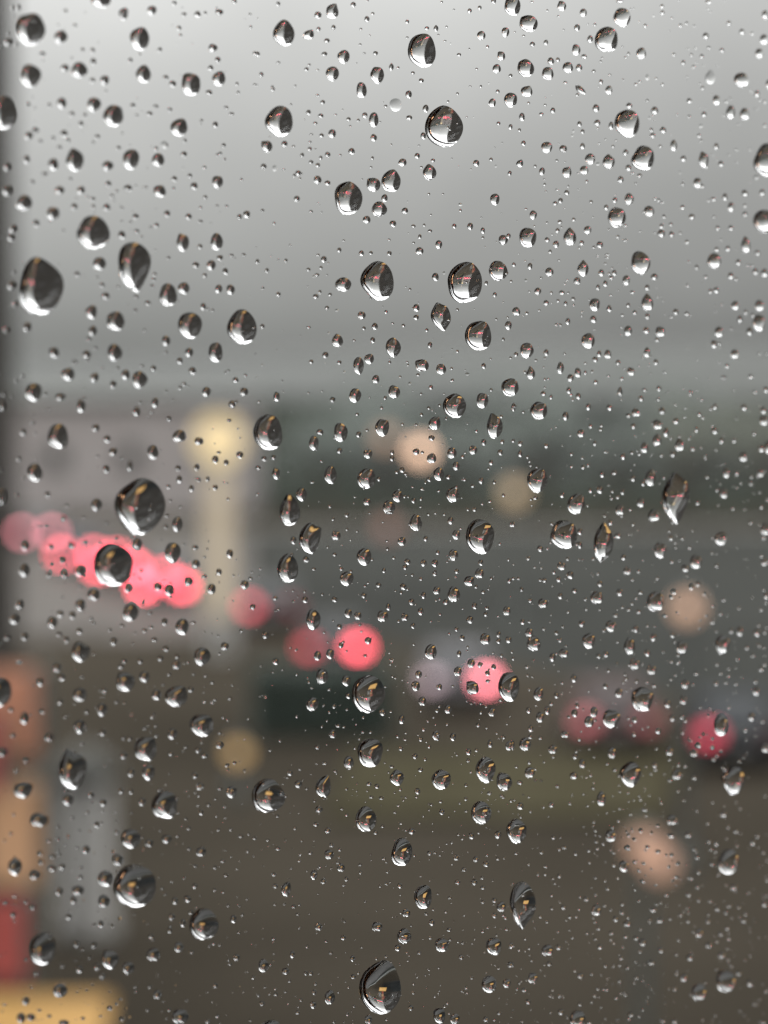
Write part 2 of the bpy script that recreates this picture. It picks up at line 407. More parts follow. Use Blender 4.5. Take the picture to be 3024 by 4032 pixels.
# ---------------------------------------------------------------- vehicles
def paint(name, c): return surface(name, tuple(x * .9 for x in c), tuple(min(1, x * 1.1) for x in c), .6, 1.5, 0, spec=.12)
def car_meshes():
    out = {}
    body = [(-2.15, .35), (-2.2, .62), (-2.12, .98), (-1.55, 1.04), (1.0, 1.0), (1.95, .82), (2.15, .6), (2.12, .35)]
    m = MB().prism(body, -.88, .88)
    m.prism([(-1.95, .98), (-1.62, 1.42), (-.3, 1.47), (.25, 1.42), (1.02, .99)], -.74, .74)
    bmesh.ops.bevel(m.bm, geom=list(m.bm.edges), offset=.04, segments=2, affect='EDGES', profile=.5)
    out['body'] = m.mesh('body', True)
    out['glass'] = MB().poly([(-.62, -1.97, 1.03), (.62, -1.97, 1.03), (.56, -1.68, 1.36), (-.56, -1.68, 1.36)]).mesh('rear_window')
    out['side'] = MB().poly([(.756, -1.45, 1.06), (.756, .75, 1.06), (.756, .2, 1.36), (.756, -1.35, 1.37)]).mesh('side_window')
    out['side2'] = MB().poly([(-.756, -1.45, 1.06), (-.756, .75, 1.06), (-.756, .2, 1.36), (-.756, -1.35, 1.37)]).mesh('side_window')
    out['wheel'] = MB().tube((-.1, 0, 0), (.1, 0, 0), .33, .33, 20).mesh('tyre')
    out['rim'] = MB().tube((-.106, 0, 0), (.106, 0, 0), .2, .2, 14).mesh('rim')
    out['plate'] = MB().box(-.26, .26, -2.235, -2.205, .62, .73).mesh('plate')
    out['bumper'] = MB().box(-.84, .84, -2.26, -2.19, .36, .56, .03).mesh('bumper')
    out['light'] = MB().box(-.2, .2, -.05, .05, -.13, .13, .03).mesh('tail_light')
    return out
CM = car_meshes()
CM['glass'].materials.append(M['dark_glass']); CM['side'].materials.append(M['dark_glass']); CM['side2'].materials.append(M['dark_glass']); CM['wheel'].materials.append(M['tyre'])
CM['rim'].materials.append(M['rim']); CM['plate'].materials.append(M['concrete']); CM['bumper'].materials.append(M['tyre'])
def car(px, py_, colour, label, left, right, rz=0, group='cars queueing in the square', tall=1.0, third=None):
    e = empty('car', (px, py_, GROUND), rz); tag(e, label, 'car', group)
    if tall != 1: e.scale = (1, 1, tall)
    me = CM['body'].copy(); me.materials.append(paint('car_paint', colour)); link('body', me, None, e)
    link('rear_window', CM['glass'], None, e); link('side_window', CM['side'], None, e); link('side_window', CM['side2'], None, e)
    link('bumper', CM['bumper'], None, e); link('number_plate', CM['plate'], None, e)
    for x in (-.82, .82):
        for y in (-1.35, 1.35):
            w = link('wheel', CM['wheel'], None, e); w.location = (x, y, .33); link('rim', CM['rim'], None, w)
    for x, (c, s) in ((-.68, left), (.68, right)):
        lm = CM['light'].copy(); lm.materials.append(lamp_mat('tail_light', c, s) if s else M['dark_lens']); o = link('tail_light', lm, None, e); o.location = (x, -2.2, .86)
    if third:
        lm = CM['light'].copy(); lm.materials.append(lamp_mat('brake_light', *third)); o = link('brake_light', lm, None, e); o.location = (0, -1.9, 1.2)
    return e
RED = (1.0, .10, .14); PINK = (1.0, .30, .36); PALE = (.75, .55, .6)
def car_at(fx, fy, colour, label, left, right, **k):
    d = ray(fx, fy); s = (GROUND + .86) / d.z; p = d * s      # centre between the tail lights
    return car(p.x, p.y + 2.2, colour, label, left, right, **k)
car_at(.048, .520, (.08, .08, .08), 'grey car farthest left in the queue, its tail lights pink', (PINK, 7), (PINK, 8))
car_at(.150, .553, (.05, .008, .008), 'dark red car with both brake lights blazing, left of its neighbour', (RED, 17), (RED, 20), third=(RED, 12))
car_at(.102, .541, (.1, .1, .12), 'small dark car with red lights between the grey and the dark red car', (RED, 12), (RED, 16))
car_at(.212, .572, (.05, .05, .06), 'black car with both brake lights blazing, right beside the dark red one', (RED, 20), (RED, 17), third=(RED, 12))
car_at(.352, .592, (.05, .05, .05), 'grey car with one dull red tail light in front of the pale pylon', (RED, 3.6), (RED, .3))
car_at(.434, .632, (.03, .03, .03), 'dark grey car, its left tail light dull and its right one bright red', (RED, 2.2), (RED, 10.5))
car_at(.598, .664, (.09, .085, .09), 'grey car with a pale lamp beside a bright pink brake light', (PALE, 1.8), ((1, .24, .29), 8.5))
car_at(.803, .704, (.05, .025, .022), 'brownish car with two dull reddish tail lights', ((1, .28, .3), 1.1), ((1, .28, .3), .5))
car_at(.965, .717, (.006, .008, .012), 'black car at the right end, one crimson tail light showing', ((1, .10, .16), 1.9), (RED, 0))
vx = lambda fx, y: at(fx, .5, y).x
tag(slab('grass_verge', [(vx(.42, 49), 49), (vx(.86, 49), 49), (vx(.9, 57), 57), (vx(.46, 57), 57)], zr + .002, .12, surface('verge', (.034, .0305, .019), (.052, .0465, .030), .9, .6, .2, spec=0)), kind='structure')
hd = empty('hedge', (vx(.42, 60), 60, GROUND)); tag(hd, 'dark green clipped hedge block below the dull and the bright red light', 'hedge')
MB().box(-1.6, 1.6, -.6, .6, 0, 1.6, .1).build('core', surface('hedge_inside', (.014, .021, .016), (.026, .038, .027), .9, 3, .3), hd)
hb = MB(); rr_ = random.Random(9)
for _ in range(2600):
    fx_ = rr_.choice([0, 0, 1, 2]); q = Vector((rr_.uniform(-1.7, 1.7), -.66 if fx_ == 0 else rr_.uniform(-.66, .66), rr_.uniform(0, 1.68) if fx_ != 1 else 1.66))
    if fx_ == 2: q.x = rr_.choice((-1.68, 1.68))
    a = Vector((rr_.gauss(0, 1), rr_.gauss(0, 1), rr_.gauss(0, 1))).normalized(); b = a.orthogonal(); sz_ = rr_.uniform(.03, .07)
    hb.poly([q - a * sz_, q - b * sz_ * .6, q + a * sz_, q + b * sz_ * .6])
hb.build('leaves', surface('hedge_leaf', (.022, .034, .026), (.04, .054, .042), .6, 4, 0), hd)

# pale kiosk column on the near left
kx = at(.108, .5, 39).x
k = empty('kiosk_column', (kx, 39, GROUND)); tag(k, 'pale grey advertising column standing beside the glowing signs', 'column')
MB().lathe([(.5, 0), (.5, .3), (.42, .35), (.42, 2.5)], 20).build('drum', M['concrete'], k, True)
MB().lathe([(.52, 2.501), (.52, 2.62), (.3, 2.85), (.04, 3.0)], 20).build('roof', M['trim'], k, True)

# ---------------------------------------------------------------- trees
def tree(x, y, h, w, leaf, label, seed, group='trees round the square'):
    rnd = random.Random(seed)
    e = empty('tree', (x, y, GROUND)); tag(e, label, 'tree', group)
    tr = MB(); tr.tube((0, 0, 0), (.1, 0, h * .45), .2, .12, 10)
    ends = []
    for k in range(7):
        a = k * .9 + rnd.random(); q = Vector((math.cos(a) * w * .33, math.sin(a) * w * .33, h * (.55 + .3 * rnd.random())))
        tr.tube((.1, 0, h * .42), q, .09, .03, 6); ends.append(q)
    tr.build('trunk', M['bark'], e, True)
    cr = MB()
    cl = [(q + Vector((rnd.gauss(0, .1), rnd.gauss(0, .1), rnd.gauss(0, .1))) * w, w * rnd.uniform(.16, .28)) for q in ends for _ in range(3)]
    cl += [(Vector((0, 0, h * .8)), w * .3)]
    for c0, r0 in cl:
        for _ in range(55):
            d = Vector((rnd.gauss(0, 1), rnd.gauss(0, 1), rnd.gauss(0, .8))).normalized() * r0 * rnd.uniform(.5, 1)
            c1 = c0 + d; a = Vector((rnd.gauss(0, 1), rnd.gauss(0, 1), rnd.gauss(0, 1))).normalized(); b = a.orthogonal().normalized()
            s = rnd.uniform(.09, .18)
            cr.poly([c1 - a * s, c1 - b * s * .6, c1 + a * s, c1 + b * s * .6])
    cr_o = cr.build('crown', leaf, e)
    return e
words_t = ['dark tree directly right of the yellow pylon', 'dark tree behind the faint brownish lamp', 'broad dark tree behind the brightest peach lamp', 'dark tree in the middle of the row beyond the road',
           'dark tree behind the faint sand coloured lamp', 'olive tree right of the sand coloured lamp', 'second olive tree from the right end of the row', 'dark tree at the right end of the row',
           'bushy dark tree beyond the row, left end of the back row', 'bushy dark tree in the middle of the back row', 'bushy dark tree at the right end of the back row']
row = [(-3.2, 97, 5.6, 5.0), (.2, 98.5, 6.2, 5.4), (4.2, 97, 6.0, 5.6), (8.4, 98, 6.6, 5.4), (12.2, 97.5, 6.0, 5.2), (16.2, 98, 6.6, 5.4), (20.3, 97, 6.4, 5.4), (24.5, 98, 6.8, 5.6),
       (0, 112, 7.8, 7), (8.5, 114, 8.2, 7.5), (18, 113, 8.4, 7.5)]
for i, (x, y, h_, w_) in enumerate(row):
    tree(x, y * 1.4, h_, w_, M['leaf_olive'] if i in (5, 6) else M['leaf'], words_t[i], 40 + i)
# Raindrops read off the photograph: one line per sixth of the pane, "x y w h" in a 1659-unit cell,
# optional tN = the outline is drawn out to a point at N degrees, rN = turned by N degrees, g = a thin flat film of water
DROPS = {
(0,0): """195 190 200 210 t130;655 -5 130 110;800 90 60 80 t60;985 68 60 60;905 250 125 150;395 240 85 85;200 492 135 150;27 730 155 215;515 452 105 100;420 440 55 45;930 478 95 115;1238 545 120 145 t135;1418 508 85 95;400 668 60 70;610 678 90 90;733 750 130 140 t40;1160 825 110 115;678 520 55 60;1380 310 60 50;598 520 35 30;1120 543 45 40;1412 388 35 40;1365 440 35 35;1035 322 30 30;600 325 30 30;535 322 25 25;605 400 35 45;845 390 30 30;50 272 55 45;275 350 40 30;1075 502 35 30;1355 600 40 35;485 165 25 25;1160 182 30 30;1170 228 20 20;425 70 25 25;1130 20 30 30;1192 93 35 25;1280 92 40 40;1422 80 50 40 t135;1520 8 30 30;1620 92 20 15;120 50 25 40;80 50 20 30;1010 690 35 25;968 737 40 30;1100 710 30 25;860 683 35 30;885 745 25 15;465 738 35 30;550 745 25 25;183 677 25 30;320 680 25 25;525 802 30 35;1395 808 35 40;1305 780 25 15;1465 697 30 20;1500 738 35 20;1650 345 25 25;1650 548 20 15;230 845 45 40;187 880 55 50;415 865 45 45;345 895 25 25;440 910 30 25;262 915 25 25;385 955 30 25;630 885 35 25;605 922 20 20;1198 912 25 25;1450 942 28 28;1065 938 50 50 g;1410 1003 25 20;485 1035 115 150 t105;850 1032 105 130;1025 1035 80 85;345 1065 65 75;172 1033 40 50;45 1080 50 50;700 1075 70 65;768 958 30 25;1012 962 25 25;1192 1000 40 35;290 1128 40 25;210 1180 30 25;455 1160 25 20;1130 1158 35 35;1230 1138 30 30;1410 1180 70 80;1258 1205 45 45;703 1193 35 40;830 1218 55 40;940 1213 35 15;1035 1238 80 75;388 1232 60 50;525 1233 50 50;45 1235 70 65;155 1312 105 95;600 1290 35 25;725 1270 25 25;758 1240 20 20;1330 1278 28 25;1325 1085 25 20;345 1383 80 80;482 1338 40 40;605 1338 25 25;692 1343 45 45;790 1348 20 20;1300 1345 20 20;1405 1332 25 15;1468 1335 25 15;1083 1385 40 45;1223 1403 40 40;1297 1435 35 20;880 1403 40 35;845 1440 25 15;235 1447 40 45;85 1482 50 50;70 1540 45 40;605 1505 215 215 t120;790 1522 45 50;887 1498 35 25;1015 1460 30 30;975 1472 20 15;1598 1388 45 45;1553 1405 30 35;1185 1570 80 115 t115;1405 1565 80 110;1297 1597 30 30;1580 1650 25 20;1500 1655 30 20""",
(1,0): """495 70 80 95 t60;180 212 140 170;630 30 35 35;402 98 45 45;338 222 75 60 t60t200;405 188 28 28;503 177 28 32;460 263 38 30;720 123 32 38;757 88 22 20;680 188 18 15;567 368 80 90;495 478 85 95;327 448 28 25;345 420 20 15;400 453 22 12;443 350 38 30;702 345 20 12;775 345 32 28;675 288 18 15;785 488 90 110 t115;878 433 30 50 t90;1017 473 25 22;1072 523 32 30;1075 327 180 220;980 140 25 25;980 243 18 15;1107 183 30 25;1167 183 30 45 t90;1182 225 15 12;1235 173 15 15;1223 265 22 12;1203 13 18 15;1283 62 15 12;1385 70 28 32;1450 50 25 28;1540 8 32 32;1460 230 55 60;1617 210 50 65;1500 303 22 22;1315 355 28 22;1590 363 50 60 t130;1560 445 55 60;1430 447 20 15;1388 560 18 12;1650 490 25 25;685 582 65 100;905 680 80 85 g;990 612 40 50;840 688 22 18;1100 703 38 50;763 775 62 95;705 747 35 38;600 772 28 25;515 743 20 12;432 662 32 28;398 617 25 15;340 728 30 32;420 750 35 28;993 762 40 30;110 580 25 25;145 405 28 15;35 483 28 32;5 550 12 12;8 350 35 32;145 25 25 30;148 785 180 200;1220 818 245 270 t95;1085 880 35 45;1530 665 48 55;1567 592 25 25;1650 648 85 95;1572 800 25 25;1650 822 25 35;1365 758 15 10;493 865 50 55;763 892 42 48;385 798 28 20;425 878 30 28;358 870 25 12;350 920 22 15;348 965 28 25;385 965 15 10;70 950 72 75 t140;185 932 38 40;243 948 22 15;300 1005 25 28;420 1022 22 25;465 1002 35 35;357 1050 30 25;400 1070 30 28;620 980 42 42;547 1005 18 15;50 1078 38 35;120 1090 30 40 g;178 1098 25 10;275 1122 38 35;948 1052 55 50;1045 1010 35 38;1147 1040 28 25;1072 1083 18 15;1056 943 15 12;1427 1057 40 42;1523 1033 24 24;1645 1123 25 35;1125 1115 88 105 t100;875 1170 125 145 t70;762 1197 90 90 t135;400 1165 50 52;463 1185 38 32;265 1288 38 38;600 1283 180 215 t85;833 1283 40 50;800 1355 100 100;965 1365 42 40;717 1423 50 48;888 1450 42 42;1020 1465 30 22;1120 1257 20 15;1212 1257 15 12;1325 1325 32 20 g;1548 1292 60 75;755 1025 18 25;43 1363 22 20;357 1370 25 18;117 1447 20 18;1285 1465 28 32;1388 1467 38 48;1470 1493 28 40;1470 1540 20 18;1127 1497 30 22;1062 1533 22 30;863 1553 20 15;567 1558 18 14;540 1620 28 32;683 1640 32 35;745 1640 25 25;1022 1573 18 15;1185 1585 45 58;1603 1555 60 65;1637 1530 28 35;1060 1625 52 48;865 1643 30 32;400 1652 28 15;222 1587 15 12""",
(2,0): """4 38 102 125;128 12 25 14;322 38 58 65 t120;228 67 15 15;300 105 22 12;108 152 118 108 t135;462 82 45 52;712 112 112 122;698 5 45 30;18 207 15 10;75 232 20 15;133 287 33 33;220 275 28 35;423 180 36 45;537 160 20 22;335 193 12 12;507 252 36 48;612 253 145 160;714 302 16 10;755 347 18 22;735 373 20 14;770 57 10 12;585 375 15 12;837 345 62 75;417 322 52 72;467 365 38 28 t-30;253 395 42 48;298 387 26 30;90 440 108 115 t140;232 475 75 82;362 437 68 70;435 437 42 48;530 461 22 22;345 535 26 20;577 530 25 32;633 485 22 14;627 582 45 55;803 547 24 20;828 530 22 18;877 500 25 38 g;975 547 20 20;95 590 75 68 t60;443 583 84 40 r-40;215 633 14 8;215 680 18 15;265 715 30 38;190 740 28 25;65 757 36 52;545 700 42 50;877 652 20 20;760 685 38 38;745 800 160 178 t140;552 795 40 40;643 813 28 50;925 715 45 50;903 840 20 25;912 877 32 32;978 842 40 42 t100;438 803 28 35;457 852 25 30;398 848 16 20 g;390 878 18 15 g;225 955 72 72;75 928 28 35;332 963 48 45;457 945 30 38;565 930 14 12;655 948 18 20;737 988 34 42;505 1030 65 72;848 1023 145 160;627 1045 78 95 t90;558 1062 28 20 g;290 1040 20 18;343 1048 12 10;50 1058 45 50 t60t190;195 1110 36 50;355 1115 60 68 t60;467 1103 55 58;430 1122 20 10;755 1087 35 40;780 1122 25 15;827 1138 30 28;705 1163 38 45;803 1188 20 14;365 1207 12 18;212 1195 15 20;290 1230 25 12;355 1247 32 32;220 1240 15 12;315 1300 28 35;280 1318 30 28;513 1308 22 22;760 1290 58 78;667 1297 30 38;610 1343 28 35;680 1408 115 130 t50;90 1355 20 14;138 1393 48 60;890 1367 62 68 t150;925 1290 22 15;970 1312 30 12;985 1403 22 26;400 1422 22 25;310 1438 28 25;295 1493 28 32;260 1520 14 12;490 1490 48 52;103 1538 110 125;375 1530 82 115 t90;228 1553 32 32;285 1582 38 45;247 1630 22 25;453 1573 28 32;570 1587 40 45;727 1558 16 15;968 1512 46 50;925 1510 16 14;968 1465 25 32;1030 1453 24 24;1035 1518 32 38;1090 1510 18 18;1133 1568 28 25;833 1500 12 12;555 1655 16 8;615 1650 30 15;973 40 24 28;975 82 26 28;1037 117 15 15;1092 165 22 25;1180 167 16 14;1405 150 28 32;1270 12 35 25;1268 58 14 12;1256 233 38 42;1490 205 32 36;1555 217 20 20;1640 95 40 55;1632 255 50 65;1602 345 50 62;1138 315 16 10;1188 312 18 12;1275 310 24 22;1360 325 28 28;1230 365 24 30;1110 405 24 32;1175 432 20 22;1240 420 15 8;1330 427 18 8;1135 497 14 10;1285 497 65 95 gt90;1485 517 92 92;1668 545 45 65;1215 543 14 12;1235 570 22 25;1588 607 30 42;1325 648 46 62;1385 657 25 18;1413 637 15 15;1150 653 32 34;1417 725 55 85;1507 737 58 75;1245 740 28 34;1148 755 20 20;1370 748 12 12;1635 660 24 18;1582 705 25 10;1465 803 18 10;1225 815 28 24 g;1212 878 22 26;1225 912 16 20;1048 943 42 75;1325 948 28 42;1452 972 24 14;1542 968 18 14;1243 1033 60 108 t110;1355 1062 32 38;1110 1027 36 38;1295 1005 20 10;1402 1005 18 10;1320 1037 14 10;1457 1050 18 10;1663 1035 188 215;1582 1148 30 25;1203 1185 52 65;1510 1252 38 42;1622 1247 32 40;1380 1275 30 45;1303 1290 32 25;1272 1300 18 15;1420 1340 40 60;1105 1343 28 30;1165 1405 38 38;1310 1405 20 18;1510 1388 30 32;1638 1435 150 150;1333 1477 26 30;1418 1477 32 32;1515 1582 58 105 t100;1327 1615 26 30;1398 1610 32 34;1353 1555 18 12;1590 1638 32 30;1455 1618 14 10 g""",
(0,1): """267 192 292 370 t105;75 190 65 55;645 48 85 80;873 73 210 325 t-80;1090 250 115 145;1190 208 75 75;1418 213 45 55;1495 218 55 65;1368 60 60 65;1425 12 40 35;1270 58 45 38;1460 98 35 42;1327 125 30 28;1092 12 25 20;1003 118 25 25;995 152 30 20;985 195 25 20;500 118 35 32;660 188 35 30;685 258 50 42;765 200 22 18;883 265 32 25;957 305 38 30;878 352 25 20;630 140 20 15;590 362 75 85 t170;750 420 115 120 t150;602 485 55 65;577 537 32 30;620 597 28 20;1317 327 35 45;1232 450 155 170 t135;1568 457 192 225;1077 550 55 65;175 462 55 60 t50;350 625 65 65 t150;563 637 55 50;745 625 95 110;1225 625 55 60;1397 623 90 125;1165 678 40 42;1247 743 48 48;485 685 35 25;440 765 85 80;613 787 55 60;815 768 55 65;907 800 100 110;735 832 40 50;765 725 25 20;920 712 25 20;995 728 35 38;1192 828 30 22;1478 743 22 15;1590 773 22 20;1527 803 38 35;1583 880 52 55;1338 880 55 62;1077 875 18 15;1505 960 50 45;215 882 110 115;395 915 65 45 t10;527 970 55 80;1005 950 42 60;885 1008 50 60;910 950 25 15;983 1010 28 20;315 998 25 15;960 1045 25 12;1095 1053 35 38;1487 1062 28 25;620 1112 50 50;212 1080 35 25;148 1140 40 40;693 1185 48 45;375 1165 130 160 t-50;1160 1165 85 80;1287 1200 60 50;735 1270 55 50;990 1270 75 90;1557 1290 45 45;1395 1320 45 50;1468 1340 35 40;1275 1370 35 45;1418 1275 30 20;635 1297 25 15;690 1380 45 50;843 1360 35 70 t70;1155 1375 38 38;1163 1445 35 50;1345 1445 28 32;1288 1450 25 30;1240 1505 30 42;1395 1500 35 35;1093 1495 25 30;225 1400 105 115;15 970 40 60;20 895 20 25;120 1315 28 30;308 1545 35 40;627 1612 70 80;5 1385 15 25;1478 1575 20 20;15 1560 55 110;1170 1625 20 18;1105 1585 20 18;907 1623 330 372 t95;40 480 45 35 g;95 310 40 35 g;432 1615 25 18""",
(1,1): """785 160 215 255;565 183 105 90;1355 170 220 265 t70;1570 95 122 130;1163 135 42 52;1492 175 22 28;1548 250 26 32;1038 335 42 48;1038 398 36 34;843 362 22 24;1198 393 130 185 t110t-75;1440 515 170 190;1305 347 20 18;1635 450 45 58;1603 540 20 24;1107 480 22 24;440 22 38 42;340 88 28 24;395 122 32 22;72 92 25 28;10 35 25 30;45 208 20 16;145 248 30 30;387 262 36 30;480 250 24 22;460 335 28 24;523 352 25 18 g;685 385 52 50;770 455 40 45;700 468 24 24;885 437 22 14;955 450 24 22;340 463 30 16;42 455 28 30;528 545 72 85 t100;635 547 24 16;757 545 30 38;1128 578 30 42;890 592 98 130 t90;450 642 40 42;358 685 30 28;540 690 30 25;665 712 68 115;733 667 62 65;775 798 48 55;980 687 18 12;1075 708 90 78 t145;1200 733 65 68;1050 770 25 20;935 783 16 16;1370 765 28 22 g;1475 712 30 36;1650 660 20 18;1133 850 28 30;570 750 18 16 g;642 903 80 92;895 880 78 85;838 920 22 28;1070 893 16 18;1190 968 22 18;1646 850 112 115;135 910 38 60 t110;497 932 35 36;20 945 20 15;1287 970 150 160 t140;1468 937 75 98;1120 985 22 22;1073 1027 22 24;1590 1040 22 22;655 1025 25 20;78 1140 185 230 t130;415 1140 48 38;550 1142 88 122;375 1213 62 98 t-60;665 1157 32 38;720 1128 20 20;817 1112 92 112 t45;1157 1083 78 85 t50;1138 1180 40 36;1548 1100 102 165 t110;1428 1135 22 20;1477 1207 32 42;1597 1203 25 28;543 1262 38 40;725 1283 58 58;883 1272 26 32;882 1312 30 36;1037 1268 45 42;1078 1272 25 22;1138 1310 62 65;1270 1275 62 72;1340 1300 25 28;1408 1258 55 60;1583 1272 35 40;1355 1275 18 15;1523 1337 28 35;1297 1360 45 58;130 1408 50 75 t110;15 1372 38 28;53 1313 35 32;115 1305 32 30;425 1330 22 15;483 1418 80 118;715 1442 120 130;797 1445 28 30;913 1400 22 24;947 1385 32 36;970 1412 25 22;1183 1412 68 85;1122 1447 32 32;1247 1432 35 32;1352 1450 25 22;1460 1455 35 45;1545 1465 22 28;365 1467 30 18;1405 1490 28 24;1300 1497 20 25;1185 1522 22 18;1015 1497 18 15;1075 1510 24 20;1275 1548 90 98;917 1557 68 75;987 1560 18 18;1022 1585 32 38;1070 1573 20 25;1605 1550 22 25;1515 1590 24 22;720 1592 50 48;295 1545 72 88;640 1562 20 12;480 1622 24 25;220 1643 132 208 t100;862 1628 82 92;1065 1625 18 15;1417 1642 28 30""",
(2,1): """12 55 25 28;117 65 30 42;242 103 55 58;460 78 72 108 t90;422 160 42 45;305 28 18 12;578 108 36 45;663 108 28 36;643 140 25 26;650 78 15 15;740 157 46 65;605 177 28 40;558 202 24 36;835 45 122 153 t-80;922 135 42 45;876 203 28 36;778 235 28 22;877 298 75 110 t95;638 253 18 14;753 318 22 28;795 365 28 28;715 383 22 20;877 390 28 36;942 265 14 12;978 290 14 12;1030 395 20 14;1062 362 34 38;1132 373 28 26;168 228 44 48;112 230 14 12;255 238 18 20;323 237 36 28;357 157 20 12;342 180 14 12;222 303 34 34;255 305 14 8;298 290 22 22;348 307 24 32;397 278 25 26;400 317 14 16;97 370 22 24;177 352 18 14;27 358 52 56;455 362 14 14;362 423 28 42;535 315 66 80;527 408 40 44;630 338 32 46 t90;553 5 18 8;615 8 28 14;493 548 86 98;97 613 88 102;27 638 28 32;752 483 50 65;870 480 38 42;707 462 18 12;962 490 60 66;940 542 24 26;222 625 32 42;155 675 18 16;213 662 18 16 g;565 632 26 40;620 635 44 55;538 670 34 34;688 690 28 36;477 695 18 18;875 622 38 66 t90;933 687 28 36;883 710 12 10;845 660 12 10;728 730 14 10;770 748 50 55 t120;712 795 24 24;625 777 18 18;988 753 22 16;122 755 56 85 t100;315 725 44 80;427 755 40 60;380 790 42 48;475 755 20 28;520 748 16 20;543 817 28 30;368 870 30 44;235 797 14 14;213 800 18 20;213 852 16 15;203 890 36 34 t90;430 907 32 42;253 913 20 32;700 875 30 60 t80;708 932 14 12;858 868 32 24;952 858 28 36;1000 885 14 8 g;1157 883 24 30;1197 73 22 32;1254 135 25 22;1310 30 88 98;1468 40 30 40;1527 60 18 18;1417 127 34 42;1577 100 32 40;1636 108 40 50;1287 228 25 34;1322 220 32 36;1445 320 50 58;1603 320 56 70;1513 363 24 30;1560 382 22 28;1478 408 30 46;1600 433 78 108;1540 488 36 52;1340 490 52 66;1310 570 34 48 t130;1443 635 50 56;1393 712 24 28;1602 632 18 14;1650 632 14 16;1372 787 40 24 g;1545 780 30 30;1440 870 12 10;1573 880 26 22;1648 865 32 42;1343 685 12 12;1320 358 12 12;835 922 32 38;947 930 20 22;1058 962 18 16;1228 932 20 22;1317 975 28 38;1503 980 38 42;1630 1000 40 45;1632 1065 55 62;10 980 28 60;173 1000 110 115 t100;495 977 32 44;633 980 34 40;348 1037 40 56;803 1012 56 55 t100;755 1032 30 28;973 1003 38 46;1213 1025 28 30;1235 1050 22 18;1062 1068 36 38;1118 1045 18 12;1122 988 18 12;787 1102 34 38;943 1092 60 62 t130;998 1140 36 60;508 1103 25 28;580 1098 18 22;447 1148 48 54;1197 1122 22 40;1313 1130 40 44;1570 1148 22 32;1358 1195 28 40;1440 1193 24 34;940 1190 56 82 t80;858 1240 48 72 t100;1087 1218 62 90 t90;1150 1183 14 18;508 1185 14 10;537 1213 25 32;8 1197 20 25;55 1215 30 34;222 1228 30 32;52 1280 28 45;100 1302 20 25;387 1283 22 24;457 1308 16 20;603 1268 20 20;720 1297 32 44 t60;777 1275 24 24;825 1283 24 22;812 1265 14 14;905 1285 12 8;967 1292 18 22;1043 1283 38 42;1170 1250 28 26;1500 1297 50 64;1617 1245 38 50;1665 1235 60 90;120 1358 20 16;388 1363 18 20;460 1368 28 28;495 1355 20 25;163 1455 135 160;583 1415 32 40;663 1403 30 32;785 1440 30 40;850 1472 26 40;898 1432 66 115 t80;770 1388 12 10;985 1437 16 22;1066 1567 172 340 t97t-88;1390 1403 42 72;1458 1407 28 35;1608 1403 46 56;1550 1430 24 24;1545 1475 26 24;1482 1473 20 14;1350 1475 18 20 g;1435 1493 18 12 g;1603 1530 20 14;1353 1355 14 8;508 1518 28 34;568 1515 44 48;650 1525 18 20;717 1528 22 36;628 1485 25 15 g;327 1548 28 36;150 1567 30 28;645 1570 16 22;685 1562 24 28;833 1597 50 60;1370 1537 50 66;415 1605 115 132 t50;490 1617 16 18;260 1608 14 12;698 1643 55 68;765 1643 18 18;1203 1597 25 34;1615 1625 22 28;1510 1640 28 16 g;1655 1575 14 30""",
